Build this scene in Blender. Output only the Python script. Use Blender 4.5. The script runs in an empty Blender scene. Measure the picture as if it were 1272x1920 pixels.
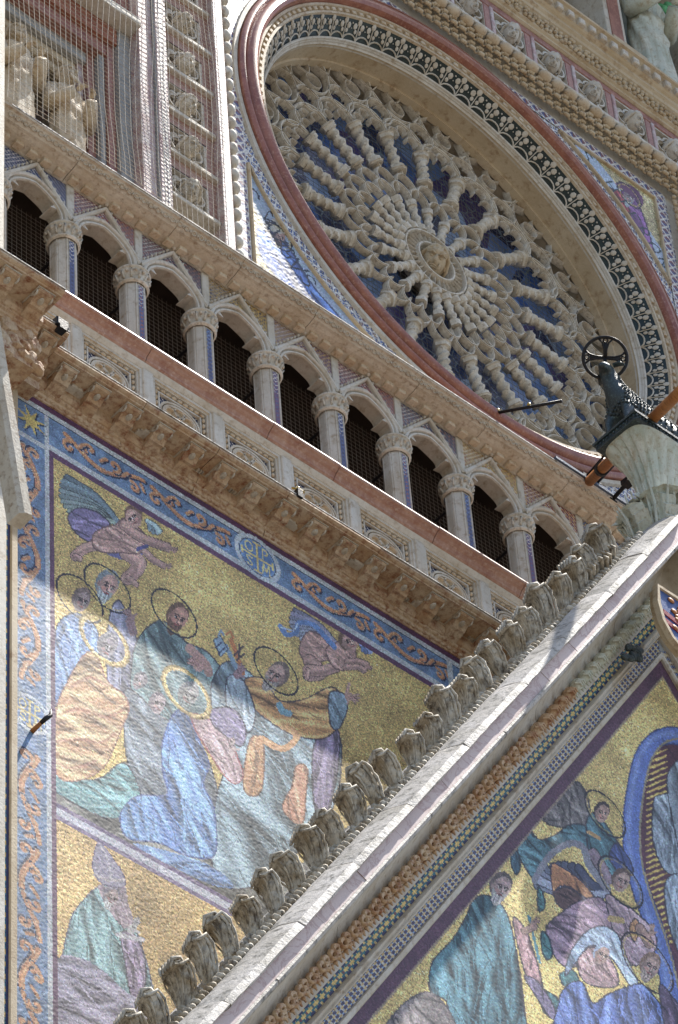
import bpy, math, random
import numpy as np
from mathutils import Vector, Matrix
random.seed(7); rng = np.random.default_rng(7)
C = bpy.context.scene.collection
SC = bpy.context.scene
# ------------------------------------------------------------------ camera, sky, sun, exposure
FPX = 7864.35
AX_R = Vector((0.74508342, -0.66463356, -0.05579365))
AX_U = Vector((-0.46648869, -0.57908255, 0.66861925))
AX_W = Vector((0.47669591, 0.47215001, 0.74150885))
CAM = Vector((0.0, -18.5, 0.0))
cd = bpy.data.cameras.new('camera'); cam = bpy.data.objects.new('camera', cd); C.objects.link(cam)
m = Matrix((( AX_R.x, AX_U.x, -AX_W.x, CAM.x), (AX_R.y, AX_U.y, -AX_W.y, CAM.y), (AX_R.z, AX_U.z, -AX_W.z, CAM.z), (0,0,0,1)))
cam.matrix_world = m
cd.sensor_fit = 'VERTICAL'; cd.sensor_height = 24.0; cd.lens = 24.0*FPX/1920.0
cd.clip_start = 0.5; cd.clip_end = 3000
SC.camera = cam
SUN = Vector((2.8, -1.12, 7.3)).normalized()
w_ = bpy.data.worlds.new('World'); SC.world = w_; w_.use_nodes = True
nt = w_.node_tree; nt.nodes.clear()
sky = nt.nodes.new('ShaderNodeTexSky'); sky.sky_type = 'NISHITA'; sky.sun_disc = False
sky.sun_elevation = math.asin(SUN.z); sky.sun_rotation = math.atan2(SUN.x, SUN.y)
bg = nt.nodes.new('ShaderNodeBackground'); bg.inputs[1].default_value = 0.12
wo = nt.nodes.new('ShaderNodeOutputWorld')
nt.links.new(sky.outputs[0], bg.inputs[0]); nt.links.new(bg.outputs[0], wo.inputs[0])
sl = bpy.data.lights.new('sun', 'SUN'); sl.energy = 5.0; sl.angle = math.radians(0.5); sl.color = (1.0, .95, .87)
so = bpy.data.objects.new('sun', sl); C.objects.link(so)
so.rotation_euler = (-SUN).to_track_quat('-Z', 'Y').to_euler()
so.location = (30, -20, 80)
SC.view_settings.view_transform = 'Standard'; SC.view_settings.look = 'None'
SC.view_settings.exposure = 0.80; SC.view_settings.gamma = 1.0
SC.view_settings.use_curve_mapping = False

# a pixel of the 1272x1920 photograph to the point at depth y, and back
def bp(px, py, y=0.0):
    d = AX_W + AX_R*((px-636)/FPX) - AX_U*((py-960)/FPX)
    t = (y-CAM.y)/d.y
    q = CAM + d*t
    return Vector((q.x, y, q.z))
def pjn(X, Y, Z):
    dx, dy, dz = X-CAM.x, Y-CAM.y, Z-CAM.z
    k = dx*AX_W.x+dy*AX_W.y+dz*AX_W.z
    return 636+FPX*(dx*AX_R.x+dy*AX_R.y+dz*AX_R.z)/k, 960-FPX*(dx*AX_U.x+dy*AX_U.y+dz*AX_U.z)/k

# ------------------------------------------------------------------ mesh helpers
class MB:
    def __init__(s): s.v = []; s.f = []
    def add(s, vs, fs):
        b = len(s.v); s.v += [tuple(p) for p in vs]; s.f += [tuple(i+b for i in q) for q in fs]; return s
    def box(s, x0, x1, y0, y1, z0, z1):
        return s.add([(x0,y0,z0),(x1,y0,z0),(x1,y1,z0),(x0,y1,z0),(x0,y0,z1),(x1,y0,z1),(x1,y1,z1),(x0,y1,z1)],
              [(0,3,2,1),(4,5,6,7),(0,1,5,4),(1,2,6,5),(2,3,7,6),(3,0,4,7)])
    def bbox(s, x0, x1, y0, y1, z0, z1, c=.01):   # box whose front face (small y) is chamfered
        v = [(x0,y1,z0),(x1,y1,z0),(x1,y1,z1),(x0,y1,z1),(x0,y0+c,z0),(x1,y0+c,z0),(x1,y0+c,z1),(x0,y0+c,z1),
             (x0+c,y0,z0+c),(x1-c,y0,z0+c),(x1-c,y0,z1-c),(x0+c,y0,z1-c)]
        return s.add(v, [(0,3,2,1)]+[(i,(i+1)%4,(i+1)%4+4,i+4) for i in range(4)]+[(i+4,(i+1)%4+4,(i+1)%4+8,i+8) for i in range(4)]+[(8,9,10,11)])
    def prism(s, poly, a, b):      # poly: 3D points; swept from offset a to offset b
        n = len(poly); a = Vector(a); b = Vector(b)
        vs = [Vector(p)+a for p in poly]+[Vector(p)+b for p in poly]
        return s.add(vs, [tuple(range(n)), tuple(range(2*n-1, n-1, -1))]+[(i,i+n,(i+1)%n+n,(i+1)%n) for i in range(n)])
    def ext_x(s, prof, x0, x1):
        return s.prism([(0,y,z) for y,z in prof], (x0,0,0), (x1,0,0))
    def seg_x(s, prof, x0, x1, lo=.8, hi=1.5, gap=.007, off=.004, seed=1):
        r = random.Random(seed); x = x0
        while x < x1-.05:
            e = min(x1, x+r.uniform(lo, hi)); dy, dz = r.uniform(-off, off), r.uniform(-off*.5, off*.5)
            s.prism([(0, y+dy, z+dz) for y, z in prof], (x+gap/2,0,0), (e-gap/2,0,0)); x = e
        return s
    def ext_z(s, prof, z0, z1):
        return s.prism([(x,y,0) for x,y in prof], (0,0,z0), (0,0,z1))
    def ext_y(s, prof, y0, y1):
        return s.prism([(x,0,z) for x,z in prof], (0,y0,0), (0,y1,0))
    def sweep(s, path, prof, closed=False, nrm=Vector((0,1,0))):   # path in a plane with normal nrm; prof: (in-plane offset, offset along nrm)
        P = [Vector(p) for p in path]; n = len(P); k = len(prof); vs = []
        for i in range(n):
            if closed: t = P[(i+1)%n]-P[i-1]
            else: t = P[min(i+1,n-1)]-P[max(i-1,0)]
            t.normalize(); o = t.cross(nrm); o.normalize()
            for a, b in prof: vs.append(P[i]+o*a+nrm*b)
        fs = []
        for i in range(n if closed else n-1):
            j = (i+1) % n
            for q in range(k): fs.append((i*k+q, i*k+(q+1)%k, j*k+(q+1)%k, j*k+q))
        if not closed: fs += [tuple(range(k-1,-1,-1)), tuple(range((n-1)*k, n*k))]
        return s.add(vs, fs)
    def tube(s, pts, rad, n=8, closed=False, mod=None, flat=1.0, up=None):
        P = [Vector(p) for p in pts]; N = len(P)
        if not hasattr(rad, '__len__'): rad = [rad]*N
        vs = []; pu = None
        for i in range(N):
            if closed: t = P[(i+1)%N]-P[i-1]
            else: t = P[min(i+1,N-1)]-P[max(i-1,0)]
            t.normalize()
            if up is not None: a = Vector(up) - t*Vector(up).dot(t)
            elif pu is None:
                a = Vector((0,0,1)) if abs(t.z) < .8 else Vector((1,0,0)); a = a-t*a.dot(t)
            else: a = pu-t*pu.dot(t)
            a.normalize(); pu = a; b = t.cross(a)
            for q in range(n):
                th = 2*math.pi*q/n; r = rad[i]
                if mod: r = r*mod(th, i/(N-1))
                vs.append(P[i]+a*(r*math.cos(th)*flat)+b*(r*math.sin(th)))
        fs = []
        for i in range(N if closed else N-1):
            j = (i+1) % N
            for q in range(n): fs.append((i*n+q, i*n+(q+1)%n, j*n+(q+1)%n, j*n+q))
        if not closed: fs += [tuple(range(n-1,-1,-1)), tuple(range((N-1)*n, N*n))]
        return s.add(vs, fs)
    def ell(s, c, r, n=8, m=6, M=None, disp=None):
        c = Vector(c); vs = []
        if not hasattr(r, '__len__'): r = (r,r,r)
        for i in range(m+1):
            ph = math.pi*i/m
            for j in range(n):
                th = 2*math.pi*j/n; d = Vector((math.sin(ph)*math.cos(th), math.sin(ph)*math.sin(th), math.cos(ph)))
                k = disp(d) if disp else 1
                p = Vector((d.x*r[0]*k, d.y*r[1]*k, d.z*r[2]*k))
                if M is not None: p = M @ p
                vs.append(c+p)
        return s.add(vs, [(i*n+j, (i+1)*n+j, (i+1)*n+(j+1)%n, i*n+(j+1)%n) for i in range(m) for j in range(n)])
    def xf(s, M, start=0):
        for i in range(start, len(s.v)): s.v[i] = tuple(M @ Vector(s.v[i]))
        return s
    def build(s, name, mat, parent=None, smooth=False):
        me = bpy.data.meshes.new(name); me.from_pydata(s.v, [], s.f); me.validate(); me.update()
        if smooth: me.shade_smooth()
        me.materials.append(mat)
        o = bpy.data.objects.new(name, me); C.objects.link(o)
        if parent is not None: o.parent = parent
        return o
def smooth_by_angle(o, deg=40):
    me = o.data; me.shade_smooth(); me.set_sharp_from_angle(angle=math.radians(deg)); return o
def tag(o, label, cat=None, group=None, kind=None):
    if label: o['label'] = label
    if cat: o['category'] = cat
    if group: o['group'] = group
    if kind: o['kind'] = kind
    return o
def thing(name, label, cat, group=None, loc=(0,0,0)):
    o = bpy.data.objects.new(name, None); C.objects.link(o); o.location = loc; o.empty_display_size = .2
    return tag(o, label, cat, group)
def put(o, loc):
    """give a thing its base as origin while its parts stay where they are"""
    v = Vector(loc); o.location = v
    for c in o.children: c.location = Vector(c.location)-v
    return o
def copy_tree(o, parent=None):
    c = o.copy(); C.objects.link(c)
    if parent is not None: c.parent = parent
    for ch in o.children: copy_tree(ch, c)
    return c

# ------------------------------------------------------------------ materials
def srgb(r, g, b):
    f = lambda c: ((c/255)/12.92 if c <= 10.3 else (((c/255)+.055)/1.055)**2.4)
    return (f(r), f(g), f(b))
def newmat(name):
    mt = bpy.data.materials.new(name); mt.use_nodes = True; n = mt.node_tree; n.nodes.clear()
    out = n.nodes.new('ShaderNodeOutputMaterial'); p = n.nodes.new('ShaderNodeBsdfPrincipled')
    n.links.new(p.outputs[0], out.inputs[0]); return mt, n, p
def stone(name, c1, c2, c3=None, scale=3.0, stain=(.52, .72), rough=.65, bump=.4, bscale=40, bdist=.01, vein=False, streak=0.0, spec=.3):
    """weathered stone: two base colours mixed by big noise, stain colour by fine noise, streaks running down"""
    mt, n, p = newmat(name); L = n.links.new
    tc0 = n.nodes.new('ShaderNodeTexCoord'); oi = n.nodes.new('ShaderNodeObjectInfo'); rs = n.nodes.new('ShaderNodeVectorMath'); rs.operation = 'SCALE'; rs.inputs[0].default_value = (37, 23, 51); L(oi.outputs['Random'], rs.inputs['Scale'])
    ad = n.nodes.new('ShaderNodeVectorMath'); ad.operation = 'ADD'; L(tc0.outputs['Object'], ad.inputs[0]); L(rs.outputs[0], ad.inputs[1])
    class _T: outputs = {'Object': ad.outputs[0]}
    tc = _T
    def noise(sc, det=6, ro=.6, mp=None, dist=0):
        t = n.nodes.new('ShaderNodeTexNoise'); t.inputs['Scale'].default_value = sc; t.inputs['Detail'].default_value = det
        t.inputs['Roughness'].default_value = ro; t.inputs['Distortion'].default_value = dist
        if mp is None: L(tc.outputs['Object'], t.inputs['Vector'])
        else: L(mp.outputs[0], t.inputs['Vector'])
        return t
    def ramp(src, a, b):
        r = n.nodes.new('ShaderNodeMapRange'); r.inputs[1].default_value = a; r.inputs[2].default_value = b; L(src, r.inputs[0]); return r.outputs[0]
    def mix(fac, a, b, mode='MIX'):
        x = n.nodes.new('ShaderNodeMix'); x.data_type = 'RGBA'; x.blend_type = mode
        if isinstance(fac, float): x.inputs[0].default_value = fac
        else: L(fac, x.inputs[0])
        for k, q in ((6, a), (7, b)):
            if isinstance(q, tuple): x.inputs[k].default_value = (*q, 1)
            else: L(q, x.inputs[k])
        return x.outputs[2]
    a = noise(scale); col = mix(ramp(a.outputs[0], .35, .65), c1, c2)
    if vein:
        v = noise(scale*1.6, 8, .65, dist=2.5)
        sub = n.nodes.new('ShaderNodeMath'); sub.operation = 'SUBTRACT'; L(v.outputs[0], sub.inputs[0]); sub.inputs[1].default_value = .5
        ab = n.nodes.new('ShaderNodeMath'); ab.operation = 'ABSOLUTE'; L(sub.outputs[0], ab.inputs[0])
        col = mix(ramp(ab.outputs[0], .03, 0.0), col, c3 if c3 else c2)
    elif c3:
        b = noise(scale*5, 8, .7); col = mix(ramp(b.outputs[0], *stain), col, c3)
    if streak:
        mp = n.nodes.new('ShaderNodeMapping'); mp.inputs['Scale'].default_value = (14, 14, 1.2); L(tc.outputs['Object'], mp.inputs[0])
        s_ = noise(1.5, 5, .6, mp); k = ramp(s_.outputs[0], .5, .75)
        mu = n.nodes.new('ShaderNodeMath'); mu.operation = 'MULTIPLY'; L(k, mu.inputs[0]); mu.inputs[1].default_value = streak
        col = mix(mu.outputs[0], col, (c3 if c3 else c2))
    g = noise(90, 4, .6); gr = n.nodes.new('ShaderNodeMapRange'); gr.inputs[3].default_value = .82; gr.inputs[4].default_value = 1.15; L(g.outputs[0], gr.inputs[0])
    mm = n.nodes.new('ShaderNodeVectorMath'); mm.operation = 'SCALE'; L(col, mm.inputs[0]); L(gr.outputs[0], mm.inputs['Scale'])
    L(mm.outputs[0], p.inputs['Base Color'])
    p.inputs['Roughness'].default_value = rough; p.inputs['Specular IOR Level'].default_value = spec
    if bump:
        bn = noise(bscale, 5, .65); bu = n.nodes.new('ShaderNodeBump'); bu.inputs['Strength'].default_value = bump; bu.inputs['Distance'].default_value = bdist
        L(bn.outputs[0], bu.inputs['Height']); L(bu.outputs[0], p.inputs['Normal'])
    return mt
M = {}
M['marble'] = stone('white_marble', srgb(212,207,196), srgb(196,186,168), srgb(160,140,112), 2.5, streak=.35)
M['cream'] = stone('cream_marble', srgb(210,198,176), srgb(194,174,144), srgb(150,116,84), 3.5, streak=.3)
M['tan'] = stone('tan_stone', srgb(210,202,186), srgb(190,176,154), srgb(140,116,92), 3.0, streak=.35, bump=.6)
M['orange'] = stone('rusty_stone', srgb(210,190,162), srgb(190,156,120), srgb(138,84,54), 2.6, stain=(.48, .68), streak=.6, bump=.7)
M['ochre'] = stone('ochre_stone', srgb(206,190,162), srgb(188,168,136), srgb(152,122,90), 1.6, bump=.35, streak=.2)
M['tracery'] = stone('tracery_stone', srgb(220,212,196), srgb(196,184,162), srgb(128,108,86), 5.0, bump=.6, streak=.4)
M['red'] = stone('red_marble', srgb(158,108,92), srgb(132,86,76), srgb(198,152,132), 5.0, rough=.4, bump=.2, streak=.3, spec=.5)
M['redbright'] = stone('warm_red_marble', srgb(160,104,84), srgb(134,80,66), srgb(184,142,120), 6.0, rough=.35, bump=.2, spec=.5)
M['pink'] = stone('pink_marble', srgb(214,198,194), srgb(206,188,184), srgb(184,158,154), 1.2, vein=True, rough=.45, bump=.15)
M['inlay'] = stone('pink_inlay', srgb(206,196,192), srgb(176,140,136), srgb(140,110,120), 9.0, rough=.5, bump=.3)
M['coping'] = stone('weathered_coping', srgb(212,206,200), srgb(172,166,156), srgb(84,82,74), 2.6, stain=(.49, .68), bump=.5, bdist=.02, bscale=25)
M['crocket'] = stone('crocket_stone', srgb(206,200,186), srgb(164,148,122), srgb(58,44,32), 4.5, stain=(.50, .74), bump=.8, streak=1.0)
M['grey'] = stone('grey_marble', srgb(168,168,164), srgb(150,150,148), srgb(124,124,122), 3.0)
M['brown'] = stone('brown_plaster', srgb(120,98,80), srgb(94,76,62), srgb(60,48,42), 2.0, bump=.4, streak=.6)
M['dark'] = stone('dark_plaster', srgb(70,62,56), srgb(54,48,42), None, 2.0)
M['bronze'] = stone('green_bronze', srgb(46,58,60), srgb(34,44,48), srgb(96,118,112), 9.0, rough=.45, bump=.5, bscale=60, spec=.6)
M['iron'] = stone('black_iron', srgb(34,34,36), srgb(26,26,28), srgb(60,48,40), 9.0, rough=.5)
M['patina'] = stone('patina_marble', srgb(212,212,198), srgb(188,196,182), srgb(158,140,104), 3.5, streak=.6, bump=.6)
M['wood'] = stone('orange_wood', srgb(188,128,72), srgb(160,100,52), srgb(110,66,36), 4.0, rough=.55, streak=.5)
M['net'] = stone('net_cord', srgb(206,200,190), srgb(190,184,172), None, 5, bump=0)
M['netdark'] = stone('fine_net_cord', srgb(150,146,140), srgb(130,126,120), None, 5, bump=0)
M['ground'] = stone('piazza_stone', srgb(112,106,98), srgb(96,92,86), srgb(78,74,70), .5, rough=.8)
M['rail'] = stone('pale_red_marble', srgb(176,140,124), srgb(150,108,94), srgb(196,172,158), 5.0, rough=.45, bump=.2, streak=.5, spec=.4)
M['crocketlight'] = M['crocket']
M['verdigris'] = stone('verdigris', srgb(120,196,140), srgb(90,160,116), None, 5, rough=.6)
M['bluegrey'] = stone('bluegrey_marble', srgb(140,152,158), srgb(116,130,138), srgb(98,110,120), 2.0, streak=.6)
M['lead'] = stone('blue_lead', srgb(76,92,112), srgb(58,70,88), None, 4, rough=.4, spec=.6)
M['brass'] = stone('brass', srgb(200,170,70), srgb(160,130,50), None, 8, rough=.3, spec=.8)
def mosaic_mat():
    mt, n, p = newmat('glass_mosaic'); L = n.links.new
    at = n.nodes.new('ShaderNodeAttribute'); at.attribute_name = 'Col'
    L(at.outputs['Color'], p.inputs['Base Color'])
    mu = n.nodes.new('ShaderNodeMath'); mu.operation = 'MULTIPLY'; mu.inputs[1].default_value = .15; L(at.outputs['Alpha'], mu.inputs[0])
    L(mu.outputs[0], p.inputs['Metallic'])
    p.inputs['Roughness'].default_value = .45; p.inputs['Specular IOR Level'].default_value = .35
    return mt
M['mosaic'] = mosaic_mat()
def glass_mat():
    mt, n, p = newmat('stained_glass'); L = n.links.new
    tc = n.nodes.new('ShaderNodeTexCoord')
    v = n.nodes.new('ShaderNodeTexVoronoi'); v.inputs['Scale'].default_value = 2.2; L(tc.outputs['Object'], v.inputs[0])
    cr = n.nodes.new('ShaderNodeValToRGB'); e = cr.color_ramp; e.interpolation = 'CONSTANT'
    cols = [(.0, srgb(34,52,92)), (.2, srgb(104,130,176)), (.38, srgb(40,48,80)), (.55, srgb(128,150,186)), (.68, srgb(80,70,112)), (.82, srgb(70,98,150)), (.92, srgb(150,166,190))]
    e.elements[0].position = 0; e.elements[0].color = (*cols[0][1],1)
    e.elements[1].position = cols[1][0]; e.elements[1].color = (*cols[1][1],1)
    for a, c in cols[2:]:
        q = e.elements.new(a); q.color = (*c,1)
    sp = n.nodes.new('ShaderNodeSeparateColor'); L(v.outputs['Color'], sp.inputs[0]); L(sp.outputs[0], cr.inputs[0])
    v2 = n.nodes.new('ShaderNodeTexVoronoi'); v2.feature = 'DISTANCE_TO_EDGE'; v2.inputs['Scale'].default_value = 5.5; L(tc.outputs['Object'], v2.inputs[0])
    r = n.nodes.new('ShaderNodeMapRange'); r.inputs[1].default_value = .02; r.inputs[2].default_value = .05; L(v2.outputs['Distance'], r.inputs[0])
    x = n.nodes.new('ShaderNodeMix'); x.data_type = 'RGBA'; L(r.outputs[0], x.inputs[0]); x.inputs[6].default_value = (*srgb(120,132,142),1); L(cr.outputs[0], x.inputs[7])
    L(x.outputs[2], p.inputs['Base Color']); p.inputs['Roughness'].default_value = .25
    return mt
M['glass'] = glass_mat()
# ------------------------------------------------------------------ ground and the body of the building
g = MB(); g.add([(-1500,-1500,-1.6),(1500,-1500,-1.6),(1500,1500,-1.6),(-1500,1500,-1.6)], [(0,1,2,3)])
tag(g.build('ground', M['ground']), 'pale paved square in front of the cathedral', kind='structure')
XL, XR = 8.0, 34.0
wall = thing('cathedral_wall', 'pale marble body of the cathedral front behind the mosaics and the gallery', 'wall')
b = MB(); b.box(XL, XR, .03, 3.0, -1.6, 28.02); b.box(XL, XR, .25, 3.0, 28.02, 28.9)
b.build('lower_wall', M['marble'], wall)
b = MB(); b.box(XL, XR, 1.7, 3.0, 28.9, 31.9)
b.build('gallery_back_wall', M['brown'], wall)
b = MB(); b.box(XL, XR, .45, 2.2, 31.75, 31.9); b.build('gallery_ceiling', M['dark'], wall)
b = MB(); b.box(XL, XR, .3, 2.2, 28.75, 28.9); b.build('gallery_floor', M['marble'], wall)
# upper wall with a round hole for the rose
RX, RZ, RR = 21.05, 35.235, 3.306
HR = 2.97
b = MB(); N = 96
cir = [(RX+HR*math.cos(2*math.pi*i/N), RZ+HR*math.sin(2*math.pi*i/N)) for i in range(N)]
X0, X1, Z0, Z1 = 17.4, XR, 31.9, 41.2
def onbox(th):
    c, s = math.cos(th), math.sin(th); ts = []
    if c > 1e-9: ts.append((X1-RX)/c)
    if c < -1e-9: ts.append((X0-RX)/c)
    if s > 1e-9: ts.append((Z1-RZ)/s)
    if s < -1e-9: ts.append((Z0-RZ)/s)
    t = min(ts); return (RX+t*c, RZ+t*s)
ob = [onbox(2*math.pi*i/N) for i in range(N)]
vs = [(x, .02, z) for x, z in cir]+[(x, .02, z) for x, z in ob]
fs = []
corn = {}
for i in range(N):
    j = (i+1) % N; q = [i, j, j+N, i+N]
    a, c = ob[i], ob[j]
    if abs(a[0]-c[0]) > 1e-6 and abs(a[1]-c[1]) > 1e-6:
        cx = X1 if (abs(a[0]-X1) < 1e-6 or abs(c[0]-X1) < 1e-6) else X0
        cz = Z1 if (abs(a[1]-Z1) < 1e-6 or abs(c[1]-Z1) < 1e-6) else Z0
        vs.append((cx, .02, cz)); q = [i, j, j+N, len(vs)-1, i+N]
    fs.append(tuple(q))
b.add(vs, fs)
b.build('rose_wall', M['marble'], wall)
b = MB(); b.box(XL, XR, 1.4, 3.0, 31.9, 47.0); b.build('inner_wall', M['dark'], wall)

# ------------------------------------------------------------------ tessera panels: every cell is one little tile of glass or stone
def tess(name, org, ux, uz, w, h, cell, fn, parent=None, jit=.0016, mask=None, mat=None, gapz=None):
    """grid of tiles; fn(S,T,P) -> rgb(n,3), gold(n); mask(S,T) -> bool"""
    nx = max(1, int(round(w/cell))); nz = max(1, int(round(h/cell)))
    org = np.array(org, float); ux = np.array(ux, float); uz = np.array(uz, float)
    nrm = np.cross(uz, ux); nrm /= np.linalg.norm(nrm)
    s = np.linspace(0, w, nx+1); t = np.linspace(0, h, nz+1)
    Sg, Tg = np.meshgrid(s, t)
    lr = np.random.default_rng(abs(hash(name)) % 1000 if False else len(name)*7+nx)
    js = lr.normal(0, 1, Sg.shape)*jit
    gx = lr.normal(0, cell*.12, Sg.shape); gz = lr.normal(0, cell*.12, Sg.shape)
    gx[:, [0,-1]] = 0; gz[[0,-1], :] = 0
    V = org + (Sg+gx)[..., None]*ux + (Tg+gz)[..., None]*uz + js[..., None]*nrm
    sc = (s[:-1]+s[1:])/2; tc = (t[:-1]+t[1:])/2
    Sc, Tc = np.meshgrid(sc, tc); Sc = Sc.ravel(); Tc = Tc.ravel()
    keep = np.ones(len(Sc), bool) if mask is None else mask(Sc, Tc)
    P = org + Sc[:, None]*ux + Tc[:, None]*uz
    i0 = (np.arange(nz)[:, None]*(nx+1)+np.arange(nx)[None, :]).ravel()
    F = np.stack([i0, i0+1, i0+nx+2, i0+nx+1], 1)[keep]
    Sc, Tc, P = Sc[keep], Tc[keep], P[keep]
    col, gold = fn(Sc, Tc, P)
    used, inv = np.unique(F, return_inverse=True); F = inv.reshape(F.shape); V = V.reshape(-1, 3)[used]
    me = bpy.data.meshes.new(name)
    me.vertices.add(len(V)); me.vertices.foreach_set('co', V.ravel().astype(np.float32))
    me.loops.add(F.size); me.loops.foreach_set('vertex_index', F.ravel().astype(np.int32))
    me.polygons.add(len(F)); me.polygons.foreach_set('loop_start', (np.arange(len(F))*4).astype(np.int32))
    me.polygons.foreach_set('loop_total', np.full(len(F), 4, np.int32))
    me.update(calc_edges=True)
    a = me.attributes.new('Col', 'FLOAT_COLOR', 'FACE')
    rgba = np.ones((len(F), 4), np.float32); rgba[:, :3] = np.clip(col, 0, 1); rgba[:, 3] = gold
    a.data.foreach_set('color', rgba.ravel())
    me.materials.append(mat or M['mosaic'])
    o = bpy.data.objects.new(name, me); C.objects.link(o)
    if parent is not None: o.parent = parent
    return o
def lin(c):
    c = np.asarray(c, float)/255.; return np.where(c <= .04045, c/12.92, ((c+.055)/1.055)**2.4)

# colour patterns for the small geometric inlays
PAL = {'blue': (62,76,118), 'navy': (34,38,74), 'white': (206,200,190), 'gold': (190,160,92), 'brick': (140,78,66), 'teal': (40,118,128), 'purple': (96,60,88), 'sky': (120,142,174), 'grey': (140,140,150), 'tan': (190,160,124), 'green': (60,90,84)}
def pat_cells(kind, S, T, u, seed=0):
    a = np.floor(S/u).astype(int); b_ = np.floor(T/u).astype(int)
    fx = S/u-a; fz = T/u-b_
    out = np.zeros((len(S), 3)); gold = np.zeros(len(S))
    lr = np.random.default_rng(seed)
    def setc(m, c): out[m] = lin(PAL[c]); gold[m] = 1.0 if c == 'gold' else 0
    k = kind
    d1 = np.abs(fx-.5)+np.abs(fz-.5)
    setc(np.ones(len(S), bool), k[1]); setc((d1 > .44) & (d1 < .57), k[0]); setc(d1 < .26, k[2])
    setc(d1 > .80, k[2] if len(k) < 4 else k[3])
    out *= np.exp(lr.normal(0, .22, len(S)))[:, None]
    return out, gold
KINDS = [('white','blue','navy'), ('white','brick','blue'), ('white','navy','brick'), ('grey','gold','navy','navy'), ('white','purple','gold'), ('white','brick','navy','blue'), ('white','navy','brick','blue'), ('white','gold','brick','purple'), ('white','brick','gold','navy'), ('gold','blue','sky'), ('blue','gold','brick')]

# ------------------------------------------------------------------ gallery of colonnettes
DX = .8397; XK = lambda k: 15.62+DX*k
AY = .2; ZS = 31.10; ZA = 31.70
gal = thing('gallery_arcade', 'open arcade of ten colonnettes and cusped marble arches under patterned gablets', 'arcade', loc=(0,0,0))
col0 = None
def make_column():
    c = MB()
    prof = []
    for i in range(8):
        th = math.radians(22.5+45*i); prof.append((.132, th)); 
    # octagon with thin rolls at its corners
    pts = []
    for i in range(8):
        t0 = math.radians(45*i-22.5); t1 = math.radians(45*i+22.5)
        a = (.135*math.cos(t0), .135*math.sin(t0)); d = (.135*math.cos(t1), .135*math.sin(t1))
        for f in (.06, .12, .18, .82, .88, .94):
            k = 1.0
            px, py = a[0]+(d[0]-a[0])*f, a[1]+(d[1]-a[1])*f
            k = {.06: 1.0, .12: .93, .18: .985, .82: .985, .88: .93, .94: 1.0}[f]
            pts.append((px*k, py*k))
    c.ext_z(pts, 28.9, 30.90)
    sh = c.build('shaft', M['marble'], None); return sh
def make_capital():
    c = MB()
    n = 24; rows = [(30.86,.14),(30.875,.16),(30.89,.165),(30.905,.15),(30.92,.138),(30.96,.145),(31.0,.155),(31.03,.17),(31.045,.17),(31.05,.182),(31.075,.182),(31.10,.16)]
    vs = []
    for z, r in rows:
        for j in range(n):
            th = 2*math.pi*j/n
            rr = r
            if 30.93 < z < 31.04: rr = r*(1+.10*math.cos(8*th+ (3.14 if z < 30.98 else 0)))
            vs.append((rr*math.cos(th), rr*math.sin(th), z))
    fs = [(i*n+j, i*n+(j+1)%n, (i+1)*n+(j+1)%n, (i+1)*n+j) for i in range(len(rows)-1) for j in range(n)]
    c.add(vs, fs)
    for j in range(12):
        th = 2*math.pi*j/12
        for (z, r, s) in ((31.015,.168,.019), (30.955,.148,.016)):
            c.ell((r*math.cos(th+(.26 if z < 31 else 0)), r*math.sin(th+(.26 if z < 31 else 0)), z), (s,s,s*1.2), 6, 4)
        a = 2*math.pi*(j+.5)/12
        c.tube([(.14*math.cos(a), .14*math.sin(a), 30.93), (.16*math.cos(a), .16*math.sin(a), 30.98), (.182*math.cos(a), .182*math.sin(a), 31.02), (.175*math.cos(a), .175*math.sin(a), 30.995)], [.012,.012,.010,.006], 5)
    return c.build('capital', M['tracery'], None, True)
shaft = make_column(); capi = make_capital()
stripe_cache = []
def stripe_fn(kind):
    return lambda S, T, P: pat_cells(kind, S, T, .058, 3)
for k in range(-1, 12):
    cx = XK(k)
    c = shaft.copy(); C.objects.link(c); c.name = 'colonnette'; c.parent = gal; c.location = (cx, .30, 0)
    q = capi.copy(); C.objects.link(q); q.name = 'capital'; q.parent = c; q.rotation_euler = (0, 0, .9*k+.2)
    kd = [('white','blue','navy'), ('white','blue','brick'), ('sky','blue','navy','gold'), ('white','purple','blue')][k % 4]
    st = tess('mosaic_stripe', (-.029, -.1262, 28.9), (1,0,0), (0,0,1), .058, 1.94, .0097, stripe_fn(kd), c, jit=.0004)
bpy.data.objects.remove(shaft); bpy.data.objects.remove(capi)
def arch_curve(a, b_, z0, H, n=10):
    """cusped pointed opening between a and b_: list of (x,z) from left spring to right spring"""
    W = b_-a; pts = []
    def q(p0, c, p1, n):
        return [((1-t)**2*p0[0]+2*t*(1-t)*c[0]+t*t*p1[0], (1-t)**2*p0[1]+2*t*(1-t)*c[1]+t*t*p1[1]) for t in [i/n for i in range(n)]]
    L = []
    L += q((.0, 0), (-.03, .40), (.10, .50), 6)
    L += [(.20, .40)]
    L += q((.205, .42), (.06, .70), (.24, .90), 8)
    L += q((.24, .90), (.36, 1.02), (.5, 1.12), 6)
    R = [(1-x, z) for x, z in reversed(L)]
    pts = L+[(.5, 1.12)]+R
    return [(a+x*W, z0+z*H) for x, z in pts]
def outer_curve(a, b_, z0, H, n=12):
    pts = []
    for i in range(n+1):
        t = i/n; th = t*math.pi/2*1.0
        x = .5*(1-math.cos(th))**.86; z = math.sin(th)**.80*.86+.14*t*t
        pts.append((x, z))
    R = [(1-x, z) for x, z in reversed(pts[:-1])]
    return [(a+x*(b_-a), z0+z*H) for x, z in pts+R]
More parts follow.
